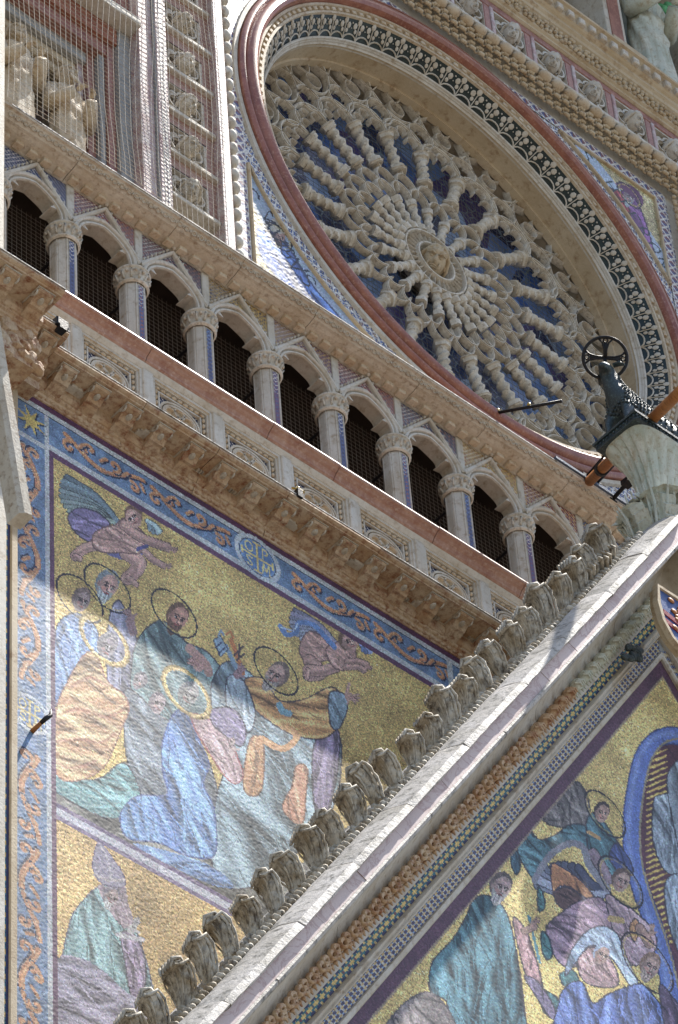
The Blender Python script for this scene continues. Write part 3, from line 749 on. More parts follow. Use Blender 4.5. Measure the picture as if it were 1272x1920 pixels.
# ------------------------------------------------------------------ picture mosaics: each tile gets its own glass colour
GAIN = 1.12; SAT = .92
class Painter:
    def __init__(s, P, bgcol, seed=1, gold=1.0):
        s.P = P; s.n = len(P); s.U, s.V = pjn(P[:,0], P[:,1], P[:,2]); s.r = np.random.default_rng(seed)
        s.col = np.tile(lin(bgcol), (s.n, 1)); s.gold = np.full(s.n, gold); s.clip = None
        k = 64; s.nz = s.r.normal(0, 1, (k, k)); s.grain = np.zeros(s.n)
    def noise(s, f):
        a = s.P[:,0]*f % 63; b_ = s.P[:,2]*f % 63; i = a.astype(int); j = b_.astype(int); fa = a-i; fb = b_-j
        fa = fa*fa*(3-2*fa); fb = fb*fb*(3-2*fb); N = s.nz
        return (N[i,j]*(1-fa)+N[(i+1)%64,j]*fa)*(1-fb)+(N[i,(j+1)%64]*(1-fa)+N[(i+1)%64,(j+1)%64]*fa)*fb
    def spl(s, pts, closed=True, k=5):
        p = np.array(pts, float); n = len(p); out = []
        rngi = range(n) if closed else range(n-1)
        for i in rngi:
            p0 = p[(i-1)%n] if closed or i > 0 else p[i]; p1 = p[i]; p2 = p[(i+1)%n]; p3 = p[(i+2)%n] if closed or i < n-2 else p[i+1]
            for q in range(k):
                t = q/k; out.append(.5*((2*p1)+(-p0+p2)*t+(2*p0-5*p1+4*p2-p3)*t*t+(-p0+3*p1-3*p2+p3)*t**3))
        if not closed: out.append(p[-1])
        return np.array(out)
    def inside(s, pts, A=None, B=None):
        A = s.U if A is None else A; B = s.V if B is None else B
        x0, y0 = pts.min(0); x1, y1 = pts.max(0)
        idx = np.nonzero((A >= x0) & (A <= x1) & (B >= y0) & (B <= y1))[0]
        if len(idx) == 0: return idx
        a = A[idx]; b_ = B[idx]; c = np.zeros(len(idx), bool); n = len(pts)
        for i in range(n):
            xa, ya = pts[i]; xb, yb = pts[(i+1)%n]
            if ya == yb: continue
            m_ = ((ya > b_) != (yb > b_)) & (a < (xb-xa)*(b_-ya)/(yb-ya)+xa); c ^= m_
        return idx[c]
    def blend(s, idx, colr, al, gold=0.0):
        al = np.asarray(al); al2 = al[:, None] if al.ndim else al
        s.col[idx] = s.col[idx]*(1-al2)+lin(colr)*al2
        s.gold[idx] = s.gold[idx]*(1-al)+gold*al
    def poly(s, pts, colr, smooth=True, al=1.0, edge=None, gold=0.0, ew=1.6, A=None, B=None):
        p = s.spl(pts) if smooth else np.array(pts, float)
        idx = s.inside(p, A, B); s.blend(idx, colr, al, gold)
        if edge is not None: s.stroke(list(p)+[p[0]], ew, edge, A=A, B=B)
        return idx
    def dist(s, pts, w, A=None, B=None):
        A = s.U if A is None else A; B = s.V if B is None else B
        p = np.array(pts, float); x0, y0 = p.min(0)-w; x1, y1 = p.max(0)+w
        idx = np.nonzero((A >= x0) & (A <= x1) & (B >= y0) & (B <= y1))[0]
        a = A[idx]; b_ = B[idx]; d = np.full(len(idx), 1e9); tt = np.zeros(len(idx)); n = len(p)-1
        for i in range(n):
            dx, dy = p[i+1]-p[i]; L = dx*dx+dy*dy+1e-12
            t = np.clip(((a-p[i,0])*dx+(b_-p[i,1])*dy)/L, 0, 1)
            e = np.hypot(a-p[i,0]-t*dx, b_-p[i,1]-t*dy); m_ = e < d; d[m_] = e[m_]; tt[m_] = (i+t[m_])/n
        return idx, d, tt
    def stroke(s, pts, w, colr, al=1.0, soft=False, taper=False, gold=0.0, smooth=False, only=None, A=None, B=None):
        if smooth: pts = s.spl(pts, False)
        idx, d, tt = s.dist(pts, w*1.6, A, B); ww = w/2
        ww = ww*(np.sin(np.pi*np.clip(tt*.92+.06, 0, 1))**.6) if taper else ww
        a = np.clip(1-d/(ww*1.5+1e-9), 0, 1)*al if soft else (d < ww)*al
        m_ = a > 0
        if only is not None: m_ &= only[idx]
        s.blend(idx[m_], colr, a[m_], gold)
    def ell(s, c, rx, ry, rot, colr, al=1.0, gold=0.0, only=None):
        dx = s.U-c[0]; dy = s.V-c[1]; cr, sr = math.cos(math.radians(rot)), math.sin(math.radians(rot))
        q = ((dx*cr+dy*sr)/rx)**2+((-dx*sr+dy*cr)/ry)**2; idx = np.nonzero(q < 1)[0]; s.blend(idx, colr, al, gold); return idx
    def robe(s, pts, colr, n=9, ang=75, amp=.30,  edge=(52,48,62), seed=0, curl=.25):
        """draped cloth: fill, then long soft light and dark folds kept inside the outline"""
        p = s.spl(pts); idx = s.poly(pts, colr); only = np.zeros(s.n, bool); only[idx] = True
        if len(idx) == 0: return
        r = random.Random(seed+len(pts)*13); c = np.array(colr, float)
        x0, y0 = p.min(0); x1, y1 = p.max(0); L = math.hypot(x1-x0, y1-y0)
        amp *= 1.45; n = int(n*1.8)
        for i in range(n):
            cx = x0+(x1-x0)*r.random(); cy = y0+(y1-y0)*r.random(); a = math.radians(ang+r.uniform(-20, 20)); l = L*r.uniform(.18, .42)
            cu = r.uniform(-curl, curl)*l
            pp = [(cx-l*math.cos(a), cy-l*math.sin(a)), (cx-cu*math.sin(a), cy+cu*math.cos(a)), (cx+l*math.cos(a), cy+l*math.sin(a))]
            w = L*r.uniform(.03, .06); dk = i % 2
            s.stroke(pp, w, tuple(np.clip(c*(1-amp*1.25) if dk else c*(1+amp)+14, 0, 255)), .75, True, True, smooth=True, only=only)
            if dk: s.stroke([(a_+w*.3, b_+w*.2) for a_, b_ in pp], w*.3, tuple(c*(1-amp*2)), .6, False, True, smooth=True, only=only)
        for i in range(n*2):
            cx = x0+(x1-x0)*r.random(); cy = y0+(y1-y0)*r.random(); a = math.radians(ang+r.uniform(-28, 28)); l = L*r.uniform(.04, .13)
            s.stroke([(cx-l*math.cos(a), cy-l*math.sin(a)), (cx+r.uniform(-.2,.2)*l, cy+r.uniform(-.2,.2)*l), (cx+l*math.cos(a), cy+l*math.sin(a))], r.uniform(1.8, 3.4), tuple(np.clip(c*(.62 if i % 2 else 1.3), 0, 255)), .65, False, True, smooth=True, only=only)
        if edge is not None: s.stroke(list(p)+[p[0]], 2.8, edge, .9)
    def halo(s, c, R, style='ring', colr=(38,38,48), w=3.2):
        o = bp(c[0], c[1], float(s.P[0,1])); X = s.P[:,0]-o.x; Z = s.P[:,2]-o.z; d = np.hypot(X, Z)
        if style == 'ring':
            i = np.nonzero(np.abs(d-R) < .010)[0]; s.blend(i, colr, 1.0)
            i = np.nonzero(np.abs(d-R+.026) < .009)[0]; s.blend(i, (176,160,96), .6, 1.0)
        else:
            i = np.nonzero((d < R) & (d > R*.83))[0]; s.blend(i, (196,170,112), .9, .8)
            i = np.nonzero(np.abs(d-R) < .012)[0]; s.blend(i, (150,124,60), .8)
    def face(s, c, r, rot=25, skin=(176,140,124), hair=(92,66,50), beard=None, look=1, al=1.0):
        """painted head seen along the tilted figure axis"""
        cr, sr = math.cos(math.radians(rot)), math.sin(math.radians(rot))
        def q(x, y): return (c[0]+(x*cr-y*sr)*r, c[1]+(x*sr+y*cr)*r)
        s.ell(q(-.05*look, -.22), r*.88, r*1.05, rot, hair, al)
        s.ell(q(.12*look, .05), r*.70, r*.98, rot, skin, al)
        s.stroke([q(-.45*look,-.2), q(-.38*look,.4), q(-.1*look,.8)], r*.35, tuple(np.array(skin)*.72), .8*al, True)
        if beard is not None:
            s.poly([q(-.5*look,.25), q(-.1*look,.48), q(.35*look,.38), q(.70*look,.35), q(.62*look,.95), q(.25*look,1.45), q(-.25*look,1.1)], beard, al=al)
            for k in range(4): s.stroke([q(-.2+.2*k,.6), q(-.12+.2*k,1.2)], r*.08, tuple(np.clip(np.array(beard)*1.3+10,0,255)), .6*al)
        dk = (34,28,30); sk = np.array(skin)
        for (x0, x1, y) in ((-.26, .08, -.20), (.30, .62, -.17)):
            s.stroke([q(x0*look, y+.03), q((x0+x1)/2*look, y-.05), q(x1*look, y+.02)], r*.12, tuple(sk*.42), al)
        for (x, y) in ((-.08, .0), (.46, .02)):
            s.ell(q(x*look, y), r*.17, r*.11, rot, tuple(sk*.62), al); s.ell(q(x*look, y), r*.11, r*.075, rot, (196,190,182), al); s.ell(q((x+.02)*look, y), r*.06, r*.07, rot, dk, al)
            s.stroke([q((x-.14)*look, y-.05), q(x*look, y-.10), q((x+.14)*look, y-.04)], r*.06, dk, al)
        s.stroke([q(.20*look,-.10), q(.30*look,.18), q(.36*look,.30)], r*.13, tuple(np.clip(sk*1.25,0,255)), al)
        s.stroke([q(.14*look,-.08), q(.18*look,.24), q(.14*look,.31), q(.26*look,.36), q(.38*look,.32)], r*.07, tuple(sk*.45), al)
        s.stroke([q(.02*look,.52), q(.24*look,.49), q(.42*look,.51)], r*.10, (138,66,62), al); s.stroke([q(.08*look,.58), q(.36*look,.57)], r*.07, tuple(sk*.5), al)
        s.ell(q(-.12*look,.28), r*.18, r*.14, rot, (190,120,106), .45*al); s.ell(q(.02*look,-.48), r*.36, r*.18, rot, tuple(np.clip(sk*1.18,0,255)), .5*al)
        if beard is not None:
            for k in range(6):
                x = -.25+.15*k; s.stroke([q(x*look,.55), q((x+.08)*look,.85), q((x+.04)*look,1.15)], r*.06, tuple(np.array(beard)*(.6 if k%2 else 1.35)), .8*al)
        for k in range(5):
            a_ = -2.6+.45*k; s.stroke([q(.5*math.cos(a_)*look-.1*look, .9*math.sin(a_)-.1), q(.85*math.cos(a_)*look-.1*look, 1.15*math.sin(a_)-.15)], r*.07, tuple(np.clip(np.array(hair)*(1.35 if k%2 else .6),0,255)), .7*al)
        s.ell(q(-.62*look,.08), r*.12, r*.18, rot, tuple(sk*.8), al)
    def limb(s, pts, w, colr=(168,134,124)):
        c = np.array(colr, float)
        s.stroke(pts, w+2.5, tuple(c*.5), smooth=True, taper=False)
        s.stroke(pts, w, colr, smooth=True); s.stroke([(a+w*.12, b_-w*.15) for a, b_ in pts], w*.45, tuple(np.clip(c*1.18,0,255)), .8, True, smooth=True)
        s.stroke([(a-w*.22, b_+w*.25) for a, b_ in pts], w*.32, tuple(c*.72), .7, True, smooth=True)
    def hand(s, p, d, sz, colr=(176,144,130), spread=.35, n=4):
        a0 = math.atan2(d[1], d[0]); s.ell(p, sz*.62, sz*.5, math.degrees(a0), colr)
        for k in range(n):
            a = a0+(k-(n-1)/2)*spread; l = sz*(1.35-.12*abs(k-1.2))
            p0 = (p[0]+.35*sz*math.cos(a), p[1]+.35*sz*math.sin(a)); e = (p[0]+l*math.cos(a), p[1]+l*math.sin(a))
            s.stroke([p0, e], sz*.30, tuple(np.array(colr)*.55)); s.stroke([p0, e], sz*.22, colr)
        a = a0+1.5; s.stroke([p, (p[0]+sz*.9*math.cos(a), p[1]+sz*.9*math.sin(a))], sz*.26, colr)
    def wing(s, root, tip, w, c1, c2, n=9, side=1):
        rx, ry = root; tx, ty = tip; L = math.hypot(tx-rx, ty-ry); a = math.atan2(ty-ry, tx-rx)
        for k in range(n):
            f = k/(n-1); aa = a+side*(.62*f-.08); l = L*(1-.45*f*f)
            mid = (rx+l*.5*math.cos(aa-side*.16), ry+l*.5*math.sin(aa-side*.16)); e = (rx+l*math.cos(aa), ry+l*math.sin(aa))
            c = np.array(c1)*(1-f)+np.array(c2)*f
            s.stroke([(rx,ry), mid, e], w*1.15, tuple(c*.55), smooth=True); s.stroke([(rx,ry), mid, e], w*.85, tuple(c*(1.0+.12*(k%2))), smooth=True)
        s.stroke([(rx,ry), (rx+L*.5*math.cos(a-side*.2), ry+L*.5*math.sin(a-side*.2)), (tx,ty)], w*.9, tuple(np.clip(np.array(c1)*1.25,0,255)), smooth=True)
    def finish(s, gv=.5, cv=.22):
        k = s.r.random(s.n)
        # gold ground: mixed light, dark and plain gold tiles
        gm = s.gold > .5
        v = np.exp(s.r.normal(0, cv, s.n)); g2 = np.exp(s.r.normal(0, gv*.55, s.n)); g2[k < .10] *= .45; g2[k > .94] *= 1.7
        v = np.where(gm, g2, v)*(1+.10*s.noise(3.1)+.06*s.noise(9))
        pz = s.noise(1.3)+.7*s.noise(4.7); v = v*np.where(gm, np.exp(.13*pz), 1.0)
        q_ = gm & (s.noise(7.7) > 1.5); v[q_] *= 1.25
        c = s.col*v[:, None]*GAIN
        lum = c.mean(1, keepdims=True); c = np.where(gm[:, None], c, lum+(c-lum)*SAT)
        hue = s.r.normal(0, .05, (s.n, 3)); return np.clip(c*(1+hue), 0, .9), s.gold
def text_strokes(ch):
    G = {'O': [[(.5+.5*math.cos(t), .5+.5*math.sin(t)) for t in [2*math.pi*i/12 for i in range(13)]]],
     'P': [[(.1,0),(.1,1),(.6,1),(.8,.8),(.6,.52),(.1,.5)]], 'S': [[(.85,.85),(.5,1),(.15,.82),(.3,.58),(.7,.44),(.85,.2),(.5,0),(.12,.15)]],
     'M': [[(0,0),(.12,1),(.5,.25),(.88,1),(1,0)]], 'V': [[(.05,1),(.5,0),(.95,1)]], 'A': [[(0,0),(.5,1),(1,0)],[(.2,.38),(.8,.38)]],
     'G': [[(.9,.82),(.5,1),(.1,.7),(.1,.3),(.5,0),(.9,.15),(.9,.45),(.6,.45)]], 'H': [[(.1,0),(.1,1)],[(.9,0),(.9,1)],[(.1,.5),(.9,.5)]],
     'I': [[(.5,0),(.5,1)]], 'E': [[(.85,1),(.15,1),(.15,0),(.85,0)],[(.15,.5),(.7,.5)]], 'R': [[(.1,0),(.1,1),(.65,1),(.8,.78),(.65,.52),(.1,.5)],[(.45,.5),(.9,0)]],
     'N': [[(.1,0),(.1,1),(.9,0),(.9,1)]], 'T': [[(.5,0),(.5,1)],[(0,1),(1,1)]], ' ': []}
    return G[ch]
def letter(pt, ch, org, ang, h, w, lw, colr, gold=0.0):
    """letter painted in wall coordinates"""
    ca, sa = math.cos(ang), math.sin(ang)
    for st_ in text_strokes(ch):
        pts = [(org[0]+(x-.5)*w*ca-(y-.5)*h*sa, org[1]+(x-.5)*w*sa+(y-.5)*h*ca) for x, y in st_]
        pt.stroke(pts, lw, colr, gold=gold, A=pt.P[:,0], B=pt.P[:,2])
def scroll(pt, x0, x1, zc, hw, vert=False, flip=1, per=1.1):
    """acanthus scroll border in wall coordinates along x (or along z when vert)"""
    A, B = (pt.P[:,2], pt.P[:,0]) if vert else (pt.P[:,0], pt.P[:,2])
    n = max(1, round(abs(x1-x0)/per)); L = (x1-x0)/n
    def put_(pts, w, tp=True):
        o = .016
        pt.stroke([(a+o, b_-o*.8) for a, b_ in pts], w+.010, (40,46,70), A=A, B=B)
        pt.stroke(pts, w+.008, (190,176,156), .7, A=A, B=B)
        pt.stroke(pts, w, (176,122,86), A=A, B=B)
        pt.stroke([(a-.004, b_+.006) for a, b_ in pts], w*.35, (206,158,112), .8, A=A, B=B)
    def spiral(cx, cz, r, a0, turn, w):
        pts = [(cx+(r*(1-.78*t))*math.cos(a0+turn*t*5.2)*(1 if L > 0 else -1), cz+(r*(1-.78*t))*math.sin(a0+turn*t*5.2)) for t in [i/14 for i in range(15)]]
        put_(pts, w)
    for k in range(n):
        a = x0+L*k; f = flip
        wave = [(a+L*t, zc+f*hw*.55*math.cos(2*math.pi*t)) for t in [i/20 for i in range(21)]]
        put_(wave[2:12], .058); put_(wave[12:21], .046)
        for (u, vv, r, a0, tn) in ((.14,-.30,.34,1.4,1),(.38,.42,.32,-2.2,-1),(.66,.32,.34,-1.6,1),(.88,-.40,.30,2.0,-1)):
            spiral(a+L*u, zc+f*hw*vv, hw*r*1.25, a0*f, tn*f, .036)
        for (u, vv, du, dv) in ((.26,.10,.05,.40),(.50,.05,.07,.40),(.76,-.05,.06,.45),(.97,.15,.03,-.4)):
            put_([(a+L*u, zc+f*hw*vv), (a+L*(u+du*.6), zc+f*hw*(vv+dv*.7)), (a+L*(u+du), zc+f*hw*(vv+dv))], .034)
def medallion(pt, cx, cz, R):
    X = pt.P[:,0]-cx; Z = pt.P[:,2]-cz; d = np.hypot(X, Z)
    for (r, c) in ((R, (176,184,190)), (R*.80, (34,44,70)), (R*.77, (112,142,180)), (R*.70, (90,122,166))):
        i = np.nonzero(d < r)[0]; pt.blend(i, c, 1.0)
    A, B = pt.P[:,0], pt.P[:,2]
    for a in (0, math.pi/2):
        q = [(cx-R*.66*math.cos(a), cz-R*.66*math.sin(a)), (cx+R*.66*math.cos(a), cz+R*.66*math.sin(a))]
        pt.stroke(q, .024, (206,186,120), A=A, B=B)
        for e in q: pt.stroke([(e[0]-R*.12*math.sin(a), e[1]-R*.12*math.cos(a)), (e[0]+R*.12*math.sin(a), e[1]+R*.12*math.cos(a))], .03, (206,186,120), A=A, B=B)
    for ch, ox, oz in (('O',-.36,.34), ('P',.36,.34), ('S',-.36,-.34), ('M',.36,-.34)):
        letter(pt, ch, (cx+R*ox*1.0, cz+R*oz), 0, R*.46, R*.32, .017, (216,198,130))

def left_mosaic(S, T, P):
    pt = Painter(P, (186,162,104), 5); X, Z = P[:,0], P[:,2]
    gi = pt
    xin = bp(101, 950).x; xw = bp(94, 950).x; xb = bp(84.5, 950).x; x0 = bp(28, 950).x
    zb = bp(96, 1516).z
    R_, F_ = pt.robe, pt.face
    TEAL = (112,134,134); GRY = (126,132,142); BLU = (112,146,202); SKIN = (172,138,126)
    # --- ground and rear robes
    R_([(102,1460),(170,1462),(240,1440),(300,1480),(400,1600),(520,1640),(640,1560),(720,1500),(700,1700),(500,1760),(300,1620),(102,1512)], (120,118,110), 26, 30, .22, None, 1)
    R_([(104,1185),(135,1150),(165,1160),(185,1190),(180,1250),(130,1300),(104,1320)], (122,148,188), 8, 80, .25, seed=2)
    R_([(222,1125),(245,1165),(262,1230),(250,1330),(215,1340),(200,1250),(205,1160)], (132,132,150), 8, 75, .22, seed=3)
    R_([(268,1185),(296,1166),(322,1172),(348,1203),(388,1222),(418,1262),(412,1310),(385,1345),(325,1372),(270,1345),(246,1300),(250,1225)], TEAL, 14, 62, .24, seed=4)
    R_([(240,1290),(300,1340),(360,1380),(400,1450),(412,1560),(330,1560),(262,1500),(238,1420),(232,1340)], (118,126,132), 14, 55, .24, seed=5)
    R_([(102,1452),(180,1462),(232,1430),(262,1480),(256,1520),(205,1535),(150,1512),(102,1482)], (116,156,156), 10, 25, .26, seed=6)
    # right bishop: blue grey cope, orange stole and hood
    R_([(425,1240),(470,1262),(505,1310),(560,1340),(632,1372),(640,1440),(628,1505),(600,1560),(545,1610),(480,1660),(420,1660),(395,1600),(405,1500),(425,1420),(400,1340),(398,1280)], (130,150,158), 34, 60, .22, seed=7)
    R_([(592,1388),(634,1368),(634,1440),(618,1520),(598,1548),(586,1470)], (124,112,136), 8, 85, .25, seed=8)
    R_([(462,1272),(500,1274),(522,1312),(568,1312),(622,1288),(644,1318),(634,1362),(602,1386),(545,1376),(505,1352),(474,1326),(460,1298)], (196,148,94), 14, 15, .24, seed=9)
    pt.robe([(470,1385),(494,1396),(492,1478),(470,1492),(456,1466)], (206,154,110), 4, 85, .2, (120,80,60), 10)
    pt.robe([(556,1436),(576,1440),(574,1492),(566,1546),(530,1516),(548,1474)], (206,150,120), 4, 85, .2, (120,80,60), 11)
    pt.stroke([(490,1385),(530,1404),(556,1385),(550,1370)], 12, (206,154,104), smooth=True)
    pt.stroke([(524,1322),(530,1334),(542,1338)], 12, (120,158,172)); 
    R_([(618,1300),(646,1302),(652,1328),(636,1366),(620,1358)], (120,142,156), 4, 80, .2, seed=12)
    pt.hand((655,1306), (.92,.28), 15, SKIN, .34)
    pt.stroke([(650,1300),(655,1282)], 6, SKIN)
    F_((518,1268), 24, 32, (176,146,134), (112,96,86), (150,142,136), -1)
    pt.halo((518,1258), .255)
    # keys and hand
    pt.stroke([(448,1262),(424,1212)], 8, (120,144,164)); pt.stroke([(456,1262),(434,1200)], 8, (178,112,62))
    pt.poly([(400,1200),(414,1192),(428,1218),(414,1232)], (132,156,176), False, edge=(50,60,80)); pt.stroke([(404,1214),(416,1204)], 3, (50,60,90)); pt.stroke([(410,1226),(422,1214)], 3, (50,60,90))
    pt.stroke([(410,1192),(414,1182),(420,1190)], 4, (120,144,164)); pt.stroke([(425,1190),(432,1184),(438,1196)], 4, (178,112,62))
    pt.stroke([(440,1228),(456,1212)], 4, (60,50,60)); pt.stroke([(444,1238),(458,1226)], 4, (60,50,60)); pt.stroke([(450,1208),(448,1234)], 4, (70,56,60))
    R_([(428,1268),(456,1276),(478,1330),(470,1372),(440,1360),(424,1316)], (150,166,176), 6, 70, .2, seed=13)
    pt.hand((446,1264), (.3,-.5), 15, (150,122,126), .3)
    # brown bearded saint
    pt.stroke([(355,1215),(385,1245),(392,1262)], 16, SKIN, smooth=True); pt.hand((372,1250), (-.75,-.7), 17, (184,146,136), .25)
    F_((332,1158), 24, 30, (170,128,110), (104,78,58), (92,68,52), 1); pt.halo((327,1150), .255)
    pt.stroke([(298,1165),(310,1190),(330,1205)], 8, (70,92,96), .8, smooth=True)
    # old saint with grey beard, hand to chin
    F_((200,1098), 25, 28, (172,138,126), (112,124,130), (150,156,156), 1); pt.halo((202,1103), .255)
    pt.stroke([(250,1185),(244,1165)], 16, (150,124,126)); pt.hand((246,1158), (-.5,-.85), 14, (150,122,120), .25)
    # head far left in half light
    F_((152,1126), 20, 25, (160,140,136), (122,104,96), None, 1); pt.halo((150,1122), .25)
    # kneeling saint in orange
    R_([(168,1222),(150,1238),(126,1280),(108,1322),(102,1390),(103,1442),(122,1464),(160,1460),(196,1438),(214,1402),(226,1372),(242,1330),(232,1302),(202,1278),(186,1238)], (206,160,118), 20, 20, .22, (140,92,80), seed=14)
    for q in ([(110,1340),(150,1330),(200,1345),(236,1328)], [(106,1390),(150,1385),(190,1392),(222,1370)], [(104,1430),(140,1440),(185,1425)], [(130,1290),(170,1270),(205,1290)]):
        pt.stroke(q, 7, (170,112,98), .75, True, True, smooth=True); pt.stroke([(a, b_-8) for a, b_ in q], 7, (232,204,160), .7, True, True, smooth=True)
    F_((200,1212), 22, 30, (150,142,146), (132,128,134), None, 1); pt.halo((196,1200), .27, 'gold')
    F_((262,1278), 15, 20, (158,148,150), (120,112,118), None, -1); F_((295,1320), 18, 15, (164,148,148), (128,116,120), None, 1)
    # kneeling saint in blue
    R_([(342,1330),(318,1352),(304,1400),(306,1450),(312,1490),(258,1492),(228,1520),(228,1552),(246,1574),(298,1580),(350,1604),(400,1606),(406,1560),(400,1510),(382,1470),(392,1432),(372,1384)], BLU, 26, 68, .24, (70,86,140), seed=15)
    R_([(250,1582),(330,1600),(400,1625),(440,1662),(400,1660),(330,1628)], (122,152,196), 6, 25, .22, None, seed=16)
    R_([(360,1338),(398,1352),(428,1380),(446,1420),(456,1455),(440,1470),(418,1450),(392,1410),(368,1370)], (186,158,158), 8, 55, .2, (160,80,84), seed=17)
    R_([(398,1330),(440,1330),(462,1370),(452,1400),(424,1380),(398,1356)], (142,130,158), 6, 60, .25, seed=18)
    pt.hand((434,1405), (.1,-1), 16, (190,166,164), .16)
    F_((352,1304), 22, 30, (150,146,142), (140,138,136), (120,130,128), 1); pt.halo((350,1298), .27, 'gold')
    # --- cherubs
    pt.wing((224,982), (118,902), 9, (92,108,116), (134,148,138), 10, -1)
    pt.robe([(128,968),(142,954),(162,953),(188,964),(206,984),(180,1000),(170,1016),(150,1006),(134,988)], (116,106,140), 6, 20, .28, seed=19)
    pt.stroke([(200,1032),(232,1044),(262,1040)], 12, (96,96,140), smooth=True)
    pt.limb([(185,1022),(160,1028),(142,1042)], 19, SKIN); pt.limb([(142,1042),(150,1048)], 9, SKIN)
    pt.limb([(238,1038),(262,1056),(250,1076),(240,1084)], 25, SKIN); pt.limb([(240,1082),(256,1096)], 9, SKIN)
    pt.robe([(174,1004),(192,990),(216,984),(232,972),(252,984),(272,1002),(276,1022),(262,1038),(228,1036),(196,1036),(176,1026)], SKIN, 8, 30, .16, (96,70,70), 20)
    pt.limb([(272,1034),(288,1050),(306,1060)], 11, SKIN); pt.hand((310,1060), (1,.25), 9, SKIN, .3)
    pt.limb([(232,984),(262,1006),(296,1020),(314,1026)], 16, SKIN); pt.hand((320,1028), (1,.4), 10, SKIN, .3)
    pt.wing((276,976), (300,998), 7, (150,170,170), (120,140,150), 4, 1)
    F_((252,970), 19, -30, (184,148,134), (116,90,70), None, -1)
    pt.stroke([(258,1030),(276,1024)], 7, (70,70,120))
    pt.wing((630,1206), (548,1150), 8, (112,112,130), (146,156,170), 9, -1)
    pt.robe([(566,1200),(580,1184),(600,1190),(615,1206),(628,1230),(606,1240),(574,1240),(562,1222)], SKIN, 5, 30, .16, (96,70,70), 21)
    pt.limb([(580,1238),(602,1262),(580,1266)], 22, SKIN); pt.limb([(630,1250),(604,1258),(578,1256)], 20, SKIN); pt.limb([(578,1256),(576,1270)], 8, SKIN)
    pt.robe([(628,1206),(646,1200),(664,1214),(668,1240),(652,1256),(630,1254),(616,1236),(612,1216)], SKIN, 5, 45, .16, (96,70,70), 22)
    pt.stroke([(526,1174),(538,1190),(556,1186),(560,1168),(588,1172),(612,1196),(628,1214)], 9, (92,124,172), smooth=True); pt.stroke([(528,1176),(550,1182),(558,1170)], 3, (170,190,214), smooth=True)
    pt.limb([(650,1250),(672,1250),(682,1256)], 12, SKIN); pt.limb([(652,1240),(672,1240),(688,1246)], 10, SKIN); pt.hand((688,1250), (.9,.4), 8, SKIN, .3)
    pt.wing((676,1206), (696,1222), 7, (120,136,170), (90,110,150), 4, 1)
    F_((654,1204), 19, -20, (178,144,132), (106,84,66), None, 1)
    # --- lower register with a bishop
    i = np.nonzero(Z < zb-.0)[0]; pt.col[i] = lin((186,158,108)); pt.gold[i] = 1
    R_([(186,1662),(160,1684),(138,1712),(126,1750),(116,1800),(106,1860),(110,1960),(302,1990),(296,1900),(282,1830),(268,1780),(250,1730),(232,1690),(222,1660)], (122,152,152), 26, 72, .2, (86,84,108), 23)
    R_([(184,1660),(206,1664),(234,1662),(240,1690),(250,1728),(232,1740),(208,1712),(194,1690)], (160,142,148), 6, 70, .18, None, 24)
    pt.face((208,1682), 17, 28, (158,138,134), (120,112,124), (176,172,170), 1)
    pt.poly([(184,1580),(198,1590),(214,1612),(232,1640),(234,1662),(206,1662),(186,1652),(174,1628),(176,1604)], (140,134,150), edge=(96,80,110)); pt.stroke([(190,1588),(204,1616),(208,1650)], 4, (172,166,172), smooth=True); pt.stroke([(178,1640),(206,1652),(232,1650)], 5, (170,160,160))
    R_([(226,1750),(252,1752),(270,1790),(274,1840),(258,1880),(244,1860),(234,1800)], (142,126,146), 6, 80, .24, seed=25)
    pt.hand((248,1742), (.5,-.85), 17, (184,180,178), .18); pt.stroke([(222,1752),(244,1758),(268,1762)], 9, (186,182,184), smooth=True)
    R_([(100,1812),(150,1796),(196,1822),(240,1862),(300,1900),(360,2000),(90,2000)], (134,128,142), 20, 25, .2, None, 26)
    # --- register line
    for a, b_, c in ((.10,.055,(116,100,130)), (.055,-.035,(182,182,190)), (-.035,-.085,(116,100,130))):
        i = np.nonzero((Z < zb+a) & (Z > zb+b_))[0]; pt.blend(i, c, 1.0)
    # --- borders
    zt = P[:,2].max()
    def band(m_, c): pt.blend(np.nonzero(m_)[0], c, 1.0, 0.0)
    band((Z > 27.35) | (X < xin), (92,58,86)); band((Z > 27.43) | (X < xw), (176,180,182))
    band((Z > 27.49) | (X < xb), (102,126,156))
    i = np.nonzero(((Z > 27.49) | (X < xb)))[0]; pt.col[i] *= (1+.14*pt.noise(14)[i])[:, None].clip(.6, 1.5)
    band((Z < 27.49) & (np.abs(X-xb) < .0), (0,0,0))
    zbl, ztp = 27.50, 27.865
    mcx, mcz = bp(483,1042).x, (zbl+ztp)/2-.0
    scroll(pt, xw+.08, mcx-.34, (zbl+ztp)/2, (ztp-zbl)/2, False, 1); scroll(pt, mcx+.34, 19.93, (zbl+ztp)/2, (ztp-zbl)/2, False, 1)
    lcz = bp(52,1335).z; xc = (x0+xb)/2
    scroll(pt, 27.38, lcz+.36, xc, (xb-x0)/2, True, -1, .95); scroll(pt, lcz-.36, 19.6, xc, (xb-x0)/2, True, 1, .95)
    band((np.abs(X-(xb+xw)/2) < (xw-xb)/2) & (Z < ztp+.03), (176,180,182))
    band((X < xb) & (np.abs(Z-27.42) < .035), (176,180,182))
    band((Z > ztp), (178,182,182)); band(Z > 27.93, (84,50,76)); band(np.abs(Z-ztp+.004) < .010, (40,44,62))
    band((Z > 27.43) & (Z < zbl-.002) & (X > xw), (176,180,182))
    band((np.abs(X-19.96) < .035) & (Z > 27.43) & (Z < ztp), (176,180,182))
    medallion(pt, mcx, mcz, .275); medallion(pt, xc, lcz, (xb-x0)/2+.05)
